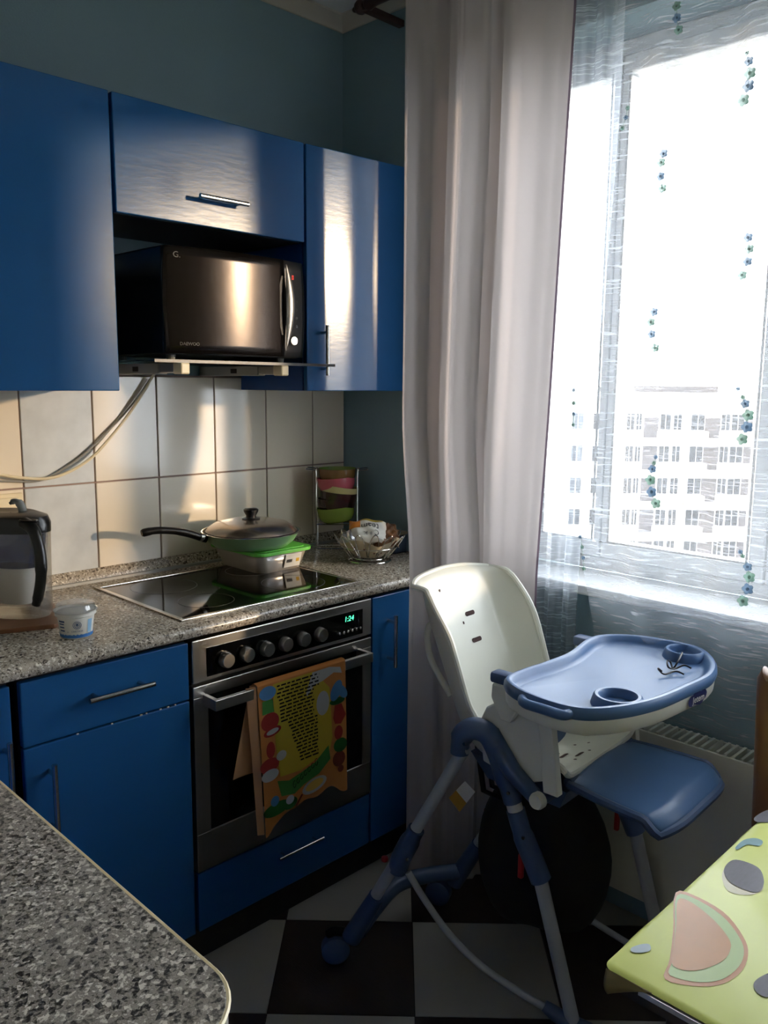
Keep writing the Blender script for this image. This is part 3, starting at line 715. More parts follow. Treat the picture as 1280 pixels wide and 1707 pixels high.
tx = MB(); text_on(tx, 'team', 0.030, lambda x, y: pf(0.56-x/0.124, 0.60-y/0.084)+R @ Vector((0, 0, 0.0016))); text_on(tx, 'C * K', 0.022, lambda x, y: pf(0.60-x/0.124, 0.30-y/0.084)+R @ Vector((0, 0, 0.0016)))
tx.build('lettering', M_ink, t, recalc=False)
packet('snack_packet', 'brown wrapped bar at the right side of the basket', (BX+0.055, BY-0.035, CT+0.092), 0.036, 0.030, 0.014, az+0.6, 0.9, M_brownw)
packet('snack_packet', 'crumpled silver foil packet at the left side of the basket', (BX-0.060, BY+0.030, CT+0.080), 0.034, 0.026, 0.012, az-0.5, 0.5, M_foil)
packet('snack_packet', 'dark brown packet under the white one in the basket', (BX+0.030, BY-0.045, CT+0.068), 0.040, 0.026, 0.014, az+0.2, 0.3, M_brownw)
sb = thing('biscuit_box', 'low dark printed box behind the basket in the corner', 'box', (-0.062, -0.26, CT))
MB().box(-0.072, -0.012, -0.34, -0.21, CT+0.0003, CT+0.062, 0.003).build('body', mat('box_print_dark', rgb(52, 66, 84), 0.5, var=0.5, vscale=25), sb)
MB().box(-0.074, -0.010, -0.342, -0.208, CT+0.062, CT+0.072, 0.003).build('lid', mat('box_card', rgb(112, 100, 80), 0.6, var=0.2), sb)

# ------------------------------------------------------------------ water filter jug on a board, yoghurt cup
bd = thing('wooden_board', 'brown wooden board under the water filter jug', 'board', (-1.36, -0.23, CT))
ang = math.radians(-20); ca, sa = math.cos(ang), math.sin(ang)
pts = [(-1.375+ca*x-sa*y, -0.245+sa*x+ca*y) for x, y in rrect(-0.155, 0.175, -0.105, 0.105, 0.02)]
MB().prism(pts, CT+0.0003, CT+0.011).build('plank', mat('brown_wood', rgb(116, 76, 48), 0.5, bump=0.3, var=0.25, vscale=12, stretch=(1, 8, 1)), bd, bev=0.002)
JX, JY, JZ = -1.285, -0.248, CT+0.0112
jg = thing('filter_jug', 'clear water filter jug with black lid, black handle and dark blue funnel', 'jug', (JX, JY, JZ))
jdir = Vector((CAM.x-JX, CAM.y-JY, 0)).normalized(); jr = Vector((jdir.y*-1, jdir.x, 0)) * 1.0
jright = Vector((rt.x, rt.y, 0)).normalized()
def oval(rx, ry, z, n=48):   # rx across the view, ry along it
    return [Vector((JX, JY, JZ+z))+jright*(rx*math.cos(2*math.pi*k/n))+(-jdir)*(ry*math.sin(2*math.pi*k/n)) for k in range(n)]
def loft(mb, rings):
    n = len(rings[0]); v = [p for r in rings for p in r]
    return mb.add(v, [(i*n+j, i*n+(j+1) % n, (i+1)*n+(j+1) % n, (i+1)*n+j) for i in range(len(rings)-1) for j in range(n)])
M_jug = clear('jug_plastic', (0.93, 0.92, 0.90, 1), 0.07, 0.06, 0.10, rgb(220, 214, 204))
loft(MB(), [oval(0.002, 0.002, 0.001), oval(0.082, 0.062, 0.001), oval(0.088, 0.068, 0.010), oval(0.090, 0.070, 0.10), oval(0.093, 0.074, 0.20), oval(0.092, 0.073, 0.226)]).build('body', M_jug, jg, smooth=True)
loft(MB(), [oval(0.002, 0.002, 0.118), oval(0.060, 0.045, 0.118), oval(0.074, 0.056, 0.135), oval(0.082, 0.063, 0.20), oval(0.083, 0.064, 0.222)]).build('funnel', clear('funnel_blue', (0.10, 0.16, 0.42, 1), 0.06, 0.1, 0.45, rgb(20, 34, 84)), jg, smooth=True)
loft(MB(), [oval(0.002, 0.002, 0.030), oval(0.044, 0.036, 0.030), oval(0.048, 0.040, 0.060), oval(0.056, 0.044, 0.120)]).build('filter_cartridge', mat('cartridge_white', rgb(235, 230, 222), 0.5), jg, smooth=True)
loft(MB(), [oval(0.002, 0.002, 0.004), oval(0.080, 0.060, 0.004), oval(0.084, 0.064, 0.030), oval(0.002, 0.002, 0.030)]).build('water', clear('water', (0.93, 0.95, 0.96, 1), 0.04, 0.02), jg, smooth=True)
loft(MB(), [oval(0.094, 0.075, 0.205), oval(0.095, 0.076, 0.226), oval(0.088, 0.069, 0.242), oval(0.060, 0.046, 0.251), oval(0.040, 0.030, 0.247), oval(0.002, 0.002, 0.246)]).build('lid', M_blackpl, jg, smooth=True)
tb = [Vector((JX, JY, JZ))+jright*a+(-jdir)*b+Vector((0, 0, z)) for a, b, z in ((0.030, 0.020, 0.244), (0.025, 0.020, 0.262), (0.012, 0.022, 0.270), (0.000, 0.024, 0.264))]
MB().tube(catmull(tb, 12), [0.010]*6+[0.007]*4+[0.004]*2, 10).build('lid_tab', M_greypl, jg, smooth=True)
hpts = [Vector((JX, JY, JZ))+jright*a+jdir*b+Vector((0, 0, z)) for a, b, z in ((0.030, 0.066, 0.232), (0.048, 0.088, 0.220), (0.058, 0.098, 0.190), (0.062, 0.104, 0.150), (0.060, 0.106, 0.110), (0.053, 0.102, 0.072), (0.046, 0.096, 0.046))]
MB().tube(catmull(hpts, 30), [0.014]*6+[0.0135]*12+[0.012]*9+[0.010]*3, 14).build('handle', M_blackpl, jg, smooth=True)
MB().tube([p+Vector((0, 0, 0.0)) for p in [Vector((JX, JY, JZ+0.238))+jright*(0.040+0.020*math.cos(q))+jdir*(0.076+0.012*math.sin(q)) for q in (2*math.pi*k/20 for k in range(20))]], 0.003, 6, True).build('thumb_ring', M_blackpl, jg, smooth=True)

YX, YY = -1.246, -0.484
yc = thing('yoghurt_cup', 'small white yoghurt cup with blue print and clear dome lid', 'cup', (YX, YY, CT))
YH = 0.062
def yr(z): return 0.0335+(0.0415-0.0335)*(z/YH)
MB().lathe([(0, 0.0008), (0.031, 0.0008), (0.0335, 0.003), (yr(YH-0.012), YH-0.012), (0.0440, YH-0.010), (0.0440, YH-0.003), (0.0465, YH), (0.044, YH), (0.041, YH-0.004), (0, YH-0.004)], (YX, YY, CT), 40).build('cup', M_paper, yc, smooth=True)
a0 = math.atan2(CAM.y-YY, CAM.x-YX)
def ysurf(s, z, o=0.0007): q = a0+s/0.038; r = yr(z)+o; return (YX+r*math.cos(q), YY+r*math.sin(q), CT+z)
MB().grid(60, 3, lambda u, v: ysurf((u-0.5)*2*math.pi*0.038, 0.004+v*(0.0075+0.0012*math.sin(u*2*math.pi*26)))).build('blue_band', M_inkb, yc, smooth=True)
yp = MB()
for z, l, w in ((0.040, 0.016, 0.0022), (0.0345, 0.014, 0.0016), (0.027, 0.014, 0.0016), (0.019, 0.014, 0.0018)):
    yp.grid(5, 2, lambda u, v: ysurf(-0.041+u*l, z+v*w*1.8))
yp.build('blue_lines', M_inkbd, yc)
yp = MB()
yp.grid(4, 4, lambda u, v: ysurf(0.026+u*0.012, 0.014+v*0.030)); yp.build('blue_panel', mat('ink_paleblue', rgb(150, 190, 220), 0.5), yc)
ye = MB()
for rr in (0.0085, 0.0055): ye.tube([ysurf(0.002+rr*math.cos(q), 0.034+rr*math.sin(q)) for q in (2*math.pi*k/28 for k in range(28))], 0.0005, 4, True)
ye.grid(6, 2, lambda u, v: ysurf(-0.001+u*0.006, 0.0315+v*0.002+0.002*(2*u-1)**2)); ye.grid(4, 2, lambda u, v: ysurf(0.000+u*0.004, 0.0345+v*0.003))
ye.build('round_emblem', M_inkbd, yc)
yt = MB(); text_on(yt, 'СМЕТАНА', 0.0052, lambda x, y: ysurf(x+0.002, 0.0195+y)); text_on(yt, '20', 0.004, lambda x, y: ysurf(x-0.019, 0.0185+y)); yt.build('lettering', M_inkbd, yc)
MB().lathe([(0.0475, YH-0.002), (0.0480, YH+0.001), (0.0430, YH+0.003), (0.0400, YH+0.013), (0.036, YH+0.015), (0, YH+0.014)], (YX, YY, CT), 40).build('dome_lid', clear('lid_clear', (0.95, 0.95, 0.95, 1), 0.08, 0.08, 0.14), yc, smooth=True)

# ------------------------------------------------------------------ towel over the oven handle
def towel_pt(x, s, back=False):
    # x along the rail, s metres of drop; front face hangs at y = hy-0.011
    z = 0.7375-s
    return (x, (hy-0.0115-0.006*math.sin(14*x+2)*min(1, s*6)-0.010*min(1, s*2)) if not back else (hy+0.011+0.006*s), z)
tw_ = thing('kitchen_towel', 'orange and yellow printed kitchen towel hanging over the oven handle', 'towel', (-0.73, hy, 0.72))
M_tow = fabric('towel_cotton', rgb(190, 128, 76), 0.1, bump=0.5)
M_towp = fabric('towel_back', rgb(196, 150, 110), 0.1, bump=0.5)
tx0, tx1 = -0.868, -0.574
def drop(u):  # length of the front at fraction u
    return interp([(0, 0.40), (0.12, 0.375), (0.35, 0.355), (0.55, 0.353), (0.8, 0.345), (1.0, 0.37)], u)+0.004*math.sin(u*22)
def tfront(u, v, off=0.0):
    s = drop(u)*v; x = tx0+(tx1-tx0)*u+0.012*v*(1-u); p = towel_pt(x, s); return (p[0], p[1]-off, p[2])
MB().grid(40, 28, tfront).build('front', M_tow, tw_, smooth=True)
MB().grid(40, 8, lambda u, v: (tx0+(tx1-tx0)*u, hy-0.0115*math.cos(math.pi*v), 0.7375+0.006*math.sin(math.pi*v))).build('fold', M_tow, tw_, smooth=True)
MB().grid(20, 20, lambda u, v: (tx0-0.006-0.055*v*(1-u)**2+(tx1-tx0-0.01)*u, hy+0.0115+0.006*math.sin(12*u)*v, 0.7375-(0.23+0.03*u)*v)).build('back', M_towp, tw_, smooth=True)
MB().grid(6, 24, lambda u, v: (lambda p: (p[0]-0.001-0.024*u*(1-0.4*v), p[1]+0.004+0.010*u, p[2]))(tfront(0, v*0.98))).build('side_fold', M_towp, tw_, smooth=True)
def tdec(name, poly, m_, off):     # flat print: polygon in (u, s) with s in metres of drop
    b = bmesh.new(); vs_ = [b.verts.new((p[0], p[1], 0)) for p in poly]; b.faces.new(vs_)
    bmesh.ops.triangulate(b, faces=b.faces[:])
    for _ in range(2): bmesh.ops.subdivide_edges(b, edges=b.edges[:], cuts=1, use_grid_fill=True)
    mb = MB().frombm(b); mb.v = [tfront(p[0], p[1]/drop(max(0, min(1, p[0]))), off) for p in mb.v]
    return mb.build(name, m_, tw_, recalc=False)
def el(cu, cs, ru, rs, n=18, rot=0.0):
    return [(cu+(ru*math.cos(q)*math.cos(rot)-rs/0.294*math.sin(q)*math.sin(rot)), cs+(ru*0.294*math.cos(q)*math.sin(rot)+rs*math.sin(q)*math.cos(rot))) for q in (2*math.pi*k/n for k in range(n))]
F = lambda nm, c: fabric(nm, c, 0.1, bump=0.3)
T_y = F('towel_yellow', rgb(186, 166, 66)); T_g = F('towel_green', rgb(74, 130, 70)); T_gd = F('towel_darkgreen', rgb(50, 100, 54)); T_w = F('towel_white', rgb(172, 174, 176)); T_b = F('towel_blue', rgb(84, 130, 176)); T_r = F('towel_red', rgb(150, 60, 56)); T_o = F('towel_ochre', rgb(206, 170, 90)); T_k = F('towel_ink', rgb(34, 32, 34)); T_br = F('towel_brown', rgb(110, 60, 48))
tdec('yellow_field', [(0.16, 0.004), (0.62, 0.003), (0.80, 0.06), (0.82, 0.13), (0.83, 0.20), (0.80, 0.235), (0.45, 0.262), (0.20, 0.255), (0.16, 0.16)], T_y, 0.0012)
lines = MB()
for r in range(24):
    s = 0.010+r*0.0096; u0 = 0.19+0.012*r*(0.9 if r > 10 else 0.2)+0.02*random.random(); u1_ = 0.68-0.002*r if r < 14 else 0.66
    if 3 < r < 12: u1_ = 0.60+0.02*random.random()
    u = u0
    while u < u1_:
        w = random.uniform(0.03, 0.085)
        q = [(u, s), (min(u+w, u1_), s), (min(u+w, u1_), s+0.0042), (u, s+0.0042)]
        k = len(lines.v); lines.add([tfront(a, b/drop(a), 0.0020) for a, b in q], [(0, 1, 2, 3)]); u += w+0.014
lines.build('recipe_text', T_k, tw_, recalc=False)
tdec('green_banner', [(0.16, 0.262), (0.30, 0.275), (0.45, 0.268), (0.62, 0.256), (0.78, 0.222), (0.80, 0.262), (0.66, 0.292), (0.48, 0.304), (0.36, 0.318), (0.20, 0.308)], T_g, 0.0016)
sc_ = MB()
for k in range(7):
    u = 0.36+0.045*k; s0 = 0.292-0.006*k
    sc_.tube([tfront(u+0.016*math.cos(q), (s0+0.007*math.sin(q)*(1.4 if k in (0, 6) else 1))/drop(u), 0.0024) for q in (math.pi*1.7*j/9 for j in range(10))], 0.0008, 4)
sc_.build('banner_script', T_k, tw_)
prints = [('plate_print', el(0.60, 0.318, 0.15, 0.020, rot=-0.15), T_w, 0.0020), ('plate_print', el(0.60, 0.317, 0.11, 0.013, rot=-0.15), T_o, 0.0024),
 ('cap_print', el(0.10, 0.022, 0.09, 0.018), T_b, 0.0018), ('bottle_print', [(0.04, 0.040), (0.15, 0.040), (0.16, 0.075), (0.03, 0.075)], T_g, 0.0018),
 ('tomato_print', el(0.11, 0.098, 0.10, 0.024), T_r, 0.0018), ('tomato_slice', el(0.13, 0.125, 0.10, 0.012, rot=-0.1), T_r, 0.0021), ('tomato_core', el(0.13, 0.125, 0.07, 0.007, rot=-0.1), T_w, 0.0024),
 ('mushroom_print', el(0.08, 0.212, 0.11, 0.020), T_r, 0.0018), ('egg_print', el(0.08, 0.238, 0.10, 0.016), T_w, 0.0020), ('egg_print', el(0.22, 0.198, 0.06, 0.013), T_w, 0.0020), ('pepper_print', el(0.10, 0.172, 0.05, 0.022), T_r, 0.0016),
 ('parsley_print', el(0.14, 0.335, 0.16, 0.018), T_gd, 0.0018), ('parsley_print', el(0.30, 0.338, 0.09, 0.016), T_gd, 0.0019), ('egg_print', el(0.30, 0.328, 0.05, 0.012), T_w, 0.0022), ('onion_print', el(0.12, 0.312, 0.05, 0.014), T_b, 0.0021),
 ('white_patch', [(0.60, 0.004), (0.80, 0.003), (0.93, 0.012), (0.95, 0.030), (0.85, 0.022), (0.72, 0.036), (0.62, 0.040), (0.54, 0.065), (0.52, 0.060), (0.56, 0.030)], T_w, 0.0020),
 ('white_oval', el(0.72, 0.098, 0.075, 0.034), T_w, 0.0020), ('blue_leaf', el(0.88, 0.075, 0.06, 0.030, rot=0.5), T_b, 0.0019), ('blue_leaf', el(0.95, 0.082, 0.045, 0.024, rot=-0.7), T_b, 0.0021), ('green_leaf', el(0.89, 0.105, 0.09, 0.010), T_gd, 0.0018),
 ('radish_print', [(0.86, 0.115), (0.94, 0.115), (0.99, 0.150), (0.93, 0.172), (0.86, 0.168), (0.84, 0.150)], T_r, 0.0019), ('radish_print', el(0.90, 0.195, 0.05, 0.020), T_r, 0.0019), ('leaf_print', el(0.92, 0.232, 0.08, 0.020), T_gd, 0.0019),
 ('beet_print', el(0.90, 0.270, 0.075, 0.022), T_br, 0.0019), ('beet_print', el(0.92, 0.300, 0.035, 0.010), T_br, 0.0019), ('chili_print', [(0.36, 0.352), (0.44, 0.328), (0.46, 0.331), (0.38, 0.356)], T_br, 0.0019)]
for nm, po, mm, of in prints: tdec(nm, po, mm, of)

# ------------------------------------------------------------------ curtains
def Cl(z):
    q = max(0.0, min(1.0, (1.42-z)/(1.42-0.93))); q = q*q*(3-2*q); return Vector((-0.256+(-0.330+0.256)*q, -0.538+(-0.650+0.538)*q))
def Cr(z):
    q = max(0.0, min(1.0, (2.40-z)/1.45)); return Vector((-0.135, -0.990+0.042*q))
foldtab = [(0, -0.004), (0.05, 0.024), (0.14, 0.034), (0.21, 0.020), (0.26, -0.026), (0.30, -0.030), (0.36, 0.006), (0.42, 0.036), (0.52, 0.046), (0.575, 0.034), (0.592, -0.022), (0.64, -0.030), (0.74, -0.012), (0.84, -0.006), (0.93, -0.014), (1.0, -0.024)]
def curt(u, v):
    z = 0.025+(2.60-0.025)*v; a, b = Cl(z), Cr(z); d = (b-a); nrm = Vector((d.y, -d.x)).normalized()
    if nrm.x > 0: nrm = -nrm
    ph = 0.012*math.sin(3.1*z+9*u); o = interp(foldtab, max(0, min(1, u+0.010*math.sin(2.2*z))))*(0.45+0.55*max(0.0, min(1.0, (z-1.0)/0.5)))+ph*0.35
    p = a+d*u+nrm*o; return (p.x, p.y, z)
cu = thing('curtain', 'heavy lilac-grey curtain hanging in folds between the kitchen units and window', 'curtain', (-0.24, -0.78, 0.02))
MB().grid(110, 40, curt).build('cloth', M_curt, cu, smooth=True, recalc=False)
MB().grid(3, 40, lambda u, v: (lambda p: (p[0]-0.0015, p[1]-0.007*u, p[2]))(curt(1.0, v))).build('side_hem', M_hem, cu, recalc=False)

SX = -0.105
edge = [(1.02*0+2.60, onX(1020, 60, SX).y), (2.20, onX(1004, 200, SX).y), (1.85, onX(965, 410, SX).y), (1.60, onX(956, 560, SX).y), (1.40, onX(957, 690, SX).y), (1.06, onX(968, 900, SX).y), (0.78, onX(990, 1060, SX).y), (0.5, onX(1000, 1100, SX).y)]
edge = sorted((z, y) for z, y in edge)
def sheer(u, v):
    z = 0.64+(2.60-0.64)*v; y0 = interp(edge, z); y1 = -2.80
    uu = u**1.35
    y = y0+(y1-y0)*uu
    wv = 0.016*math.sin(uu*46+0.8*math.sin(3*z))+0.008*math.sin(uu*101+z)
    tuck = 0.0
    if z < 1.05: tuck = -0.02*math.sin((1.05-z)*4)*math.exp(-((y+1.30)/0.18)**2)
    return (SX+wv*(0.6+0.5*v)+tuck+0.02*max(0, 0.9-z), y, z)
s1 = thing('sheer_curtain', 'sheer white crinkled curtain with hanging flower strings across the window', 'curtain', (SX, -1.5, 0.64))
MB().grid(260, 60, sheer).build('cloth', M_sheer, s1, smooth=True, recalc=False)
def sheer2(u, v):
    z = 0.62+(2.60-0.62)*v; ya = -0.900+0.02*(1-v); yb = -1.075+0.035*math.sin(2*z); y = ya+(yb-ya)*u
    return (-0.075+0.010*math.sin(u*19+1.5*z)+0.004*math.sin(u*47), y, z)
s2 = thing('sheer_curtain', 'narrow plain sheer panel hanging beside the lilac curtain edge', 'curtain', (-0.075, -0.97, 0.62))
MB().grid(50, 40, sheer2).build('cloth', M_sheer2, s2, smooth=True, recalc=False)
M_flb = fabric('flower_blue', rgb(120, 142, 162), 0.7, transp=0.24); M_flg = fabric('flower_green', rgb(138, 164, 154), 0.7, transp=0.24)
def flower(r):
    pts = []
    for k in range(30):
        q = 2*math.pi*k/30; rr = r*(0.72+0.28*abs(math.cos(2.5*q))); pts.append((rr*math.cos(q), rr*math.sin(q)))
    mb = MB().prism([(p[0], p[1]) for p in pts], -0.0012, 0.0012, 'x')
    mb.lathe([(0, -0.004), (r*0.28, -0.0025), (r*0.3, 0)], (0, 0, 0), 8, 'x')
    return mb
flm = {(m_.name, r): mesh_of(flower(r), 'flower_applique', m_) for m_ in (M_flb, M_flg) for r in (0.0055, 0.0105, 0.0135)}
FX = SX-0.030
fl_px = [[(1128, 10), (1128, 30), (1131, 50)], [(1245, 88), (1248, 102), (1250, 122), (1247, 143), (1239, 167)], [(1106, 256), (1102, 271), (1101, 294), (1104, 314)],
 [(1247, 396), (1249, 415), (1246, 436), (1237, 459)], [(1090, 520), (1085, 537), (1086, 557), (1092, 580)], [(1230, 648), (1238, 662), (1242, 673), (1247, 692), (1245, 712), (1237, 732)],
 [(1093, 762), (1090, 772), (1087, 782), (1084, 800), (1086, 820), (1093, 839)], [(1234, 920), (1238, 927), (1246, 945), (1249, 962), (1246, 982), (1238, 1002)], [(1046, 180), (1043, 196), (1037, 214)],
 [(956, 650), (956, 672), (956, 690), (955, 708)], [(967, 895), (970, 912), (972, 930), (973, 948)]]
for gset in fl_px:
    n = len(gset); pts = []
    for i, (x, y) in enumerate(gset):
        p = onX(x, y, FX); pts.append(p)
        r = 0.0055 if i < n-4 else (0.0105 if (n-i) > 3 or n < 5 else 0.0135)
        if x < 1050: r = 0.0055
        m_ = (M_flb, M_flg)[(n-i) % 2]
        piece(flm[(m_.name, r)], 'flower_applique', s1, p)
    MB().tube(pts, 0.0006, 4).build('thread', M_flg, s1)

rd = thing('curtain_rod', 'dark wooden curtain rod with turned finial under the ceiling', 'curtain rod', (-0.16, -1.2, 2.63))
zr = 2.632; e = onX(588, 18, -0.16); zr = e.z
MB().tube([(-0.16, e.y-0.05, zr), (-0.16, -2.95, zr)], 0.014, 14).build('pole', M_rod, rd, smooth=True)
MB().lathe([(0, 0.0), (0.006, -0.003), (0.009, -0.010), (0.007, -0.016), (0.018, -0.024), (0.022, -0.036), (0.018, -0.048), (0.010, -0.054), (0.016, -0.062), (0.020, -0.072), (0.016, -0.086), (0.014, -0.10)], (-0.16, e.y, zr), 20, 'y').build('finial', M_rod, rd, smooth=True)
bq = onX(648, 30, -0.06)
MB().box(-0.16, -0.001, bq.y-0.012, bq.y+0.012, bq.z-0.012, bq.z+0.008, 0.003).build('bracket', M_rod, rd)
MB().tube([(-0.16, bq.y, zr), (-0.16, bq.y, bq.z-0.008)], 0.009, 10).build('bracket_post', M_rod, rd)

# ------------------------------------------------------------------ radiator under the window
ra = thing('radiator', 'white radiator with slatted top grille under the window behind the high chair', 'radiator', (-0.06, -1.4, 0.10))
MB().box(-0.104, -0.098, -1.70, -0.98, 0.12, 0.594, 0.002).box(-0.024, -0.018, -1.70, -0.98, 0.12, 0.594, 0.002).build('panel', M_white, ra)
for i in range(36):
    y = -1.692+i*0.0198; MB().box(-0.098, -0.024, y, y+0.007, 0.585, 0.598).build('slat', M_white, ra)
MB().box(-0.106, -0.016, -1.705, -1.693, 0.12, 0.60).box(-0.106, -0.016, -0.987, -0.975, 0.12, 0.60).build('side_cover', M_white, ra)
for y in (-1.6, -1.08):
    MB().box(-0.018, -0.0005, y-0.02, y+0.02, 0.2, 0.24).build('wall_clip', M_white, ra)
MB().tube([(-0.06, -1.62, 0.12), (-0.06, -1.62, 0.0)], 0.010, 10).build('pipe', M_white, ra)

# ------------------------------------------------------------------ high chair
HW, HF = Vector((-0.735, -0.790, 0)), Vector((-0.500, -1.365, 0))     # near rear castor, near front foot
HW2, HF2 = Vector((-0.360, -0.815, 0)), Vector((-0.160, -1.420, 0))   # far side
hc = thing('high_chair', 'white and blue plastic high chair with tray in front of the window', 'high chair', (-0.42, -1.08, 0))
def side_frame(A, B, near):
    L_ = (B-A).length; u = (B-A).normalized(); k = L_/0.62; vv = Vector((-u.y, u.x, 0))
    if vv.x < 0: vv = -vv
    def Q(s, z, w=0.0): p = A+u*(s*k)+vv*w; return Vector((p.x, p.y, z))
    # tubes
    MB().tube([Q(0.045, 0.095), Q(0.330, 0.650)], 0.0150, 14).build('rear_leg', M_tubew, hc, smooth=True)
    MB().tube([Q(0.505, 0.400), Q(0.602, 0.030)], 0.0165, 14).build('front_leg', M_tubew, hc, smooth=True)
    MB().tube([Q(0.443, 0.545), Q(0.462, 0.490)], 0.0185, 14).build('locking_ring', M_white, hc, smooth=True)
    # blue arch
    MB().tube(catmull([Q(0.316, 0.632), Q(0.320, 0.672), Q(0.345, 0.697), Q(0.382, 0.690), Q(0.408, 0.648), Q(0.428, 0.590), Q(0.446, 0.538)], 26), [0.022]*4+[0.026]*18+[0.022]*4, 14).build('arch', M_hcdark, hc, smooth=True)
    MB().tube(catmull([Q(0.452, 0.520), Q(0.470, 0.465), Q(0.495, 0.410), Q(0.516, 0.362)], 14), [0.022]*5+[0.025]*9, 14).build('sleeve', M_hcdark, hc, smooth=True)
    MB().tube(catmull([Q(0.212, 0.418), Q(0.192, 0.375), Q(0.172, 0.330), Q(0.165, 0.295)], 12), [0.021]*3+[0.025]*7+[0.021]*2, 14).build('clamp', M_hcdark, hc, smooth=True)
    MB().tube([Q(0.110, 0.215), Q(0.040, 0.082)], [0.021, 0.026], 14).build('rear_shoe', M_hcdark, hc, smooth=True)
    MB().tube(catmull([Q(0.192, 0.300), Q(0.235, 0.240), Q(0.30, 0.165), Q(0.38, 0.105), Q(0.47, 0.066), Q(0.560, 0.036)], 24), 0.0085, 10).build('brace', M_tubew, hc, smooth=True)
    MB().tube(catmull([Q(0.535, 0.048), Q(0.575, 0.030), Q(0.615, 0.020), Q(0.650, 0.019)], 10), [0.013, 0.015, 0.017, 0.018, 0.019, 0.019, 0.019, 0.018, 0.017, 0.014], 12).build('front_shoe', M_hcdark, hc, smooth=True)
    MB().box(*(lambda p: (p.x-0.006, p.x+0.006, p.y-0.006, p.y+0.006, p.z-0.03, p.z+0.03))(Q(0.497, 0.385, -0.0)+u*(-0.028)), 0.003).build('release_lever', M_red, hc)
    MB().lathe([(0, -0.006), (0.008, -0.005), (0.009, 0), (0.008, 0.005), (0, 0.006)], Q(0.130, 0.320), 12).build('release_button', M_red, hc, smooth=True)
    w_ = Q(-0.005, 0.037); rot = math.radians(18 if near else -10)
    cst = MB(); prof = [(0, -0.020), (0.028, -0.020), (0.036, -0.014), (0.0365, 0), (0.036, 0.014), (0.028, 0.020), (0, 0.020)]
    n = len(prof)
    cst.lathe(prof, (0, 0, 0), 28, 'x')
    Rm = Matrix.Rotation(rot+math.radians(34), 3, 'Z'); cst.v = [tuple(w_+Rm @ Vector(p)) for p in cst.v]
    cst.build('castor_wheel', M_hcdark, hc, smooth=True)
    MB().tube(catmull([w_+Vector((0, 0, 0.036))-u*0.02, w_+Vector((0, 0, 0.050)), w_+u*0.03+Vector((0, 0, 0.054))], 8), 0.012, 10).build('castor_fork', M_blackpl, hc, smooth=True)
    for s, z in ((0.335, 0.668), (0.44, 0.57), (0.478, 0.47), (0.20, 0.35)):
        MB().lathe([(0, 0), (0.0045, 0), (0.004, -0.003), (0, -0.003)], Q(s, z, -0.0255), 10, 'x').build('bolt', M_chrome, hc)
    return Q
Qn = side_frame(HW, HF, True); Qf = side_frame(HW2, HF2, False)
# curved rear cross bar and a hidden axle between the arches
p0, p1 = Qn(0.060, 0.105), Qf(0.060, 0.120)
MB().tube(catmull([p0, p0+(p1-p0)*0.25+Vector((0, 0.035, 0.01)), p0+(p1-p0)*0.5+Vector((0, 0.055, 0.02)), p0+(p1-p0)*0.75+Vector((0, 0.040, 0.01)), p1], 24), 0.022, 14).build('rear_crossbar', M_hcdark, hc, smooth=True)

sc0 = Vector((-0.392, -1.05, 0)); su = Vector((0.05, -1, 0)).normalized(); sv = Vector((1, 0.05, 0)).normalized()
def HP(a, b, z): p = sc0+sv*a+su*b; return Vector((p.x, p.y, z))
prof = catmull([(-0.190, 1.000, 0), (-0.172, 0.950, 0), (-0.135, 0.860, 0), (-0.090, 0.760, 0), (-0.048, 0.670, 0), (0.005, 0.608, 0), (0.08, 0.592, 0), (0.17, 0.602, 0), (0.235, 0.622, 0), (0.262, 0.622, 0)], 40)
NP = len(prof)
wing_d = [(0, 0.030), (0.08, 0.055), (0.25, 0.088), (0.40, 0.080), (0.52, 0.090), (0.62, 0.080), (0.80, 0.045), (1, 0.018)]
wing_w = [(0, 0.058), (0.10, 0.060), (0.25, 0.058), (0.45, 0.050), (0.6, 0.030), (1.0, 0.030)]
flat_w = [(0, 0.105), (0.2, 0.125), (0.5, 0.130), (1.0, 0.135)]
def shell(u, v):
    i = v*(NP-1); k = int(min(i, NP-2)); q = i-k; p = prof[k]*(1-q)+prof[k+1]*q; t = (prof[k+1]-prof[k]).normalized()
    nb_, nz_ = -t.y, t.x      # towards the sitter
    nb_, nz_ = (-nb_, -nz_) if nb_*1+nz_*1 < 0 else (nb_, nz_)
    fw_, ww, wdp = interp(flat_w, v), interp(wing_w, v), interp(wing_d, v)
    a = (u*2-1); s = 1 if a > 0 else -1; aa = abs(a)
    if aa < 0.55: lat = fw_*aa/0.55; dep = 0.004*(aa/0.55)**2
    else:
        w = (aa-0.55)/0.45; lat = fw_+ww*(w*0.75+0.25*math.sin(w*math.pi/2)); dep = 0.004+wdp*(w**1.5)
    lip = 0
    if v < 0.10: lip = -0.02*(1-v/0.10)**2
    crown = 0.0
    if v < 0.12: crown = -0.028*(aa**2)*(1-v/0.12)
    return HP(s*lat, p.x+nb_*dep+lip, p.y+nz_*dep+crown)
MB().grid(49, 60, shell).build('seat_shell', M_white, hc, smooth=True, solid=0.007)
rim = [shell(0, j/59) for j in range(60)]+[shell(i/48, 1) for i in range(1, 49)]+[shell(1, j/59) for j in range(58, -1, -1)]+[shell(i/48, 0) for i in range(47, 0, -1)]
MB().tube(rim, 0.0075, 8, True).build('shell_rim', M_white, hc, smooth=True)
M_slot = mat('slot_shadow', rgb(70, 50, 48), 0.9)
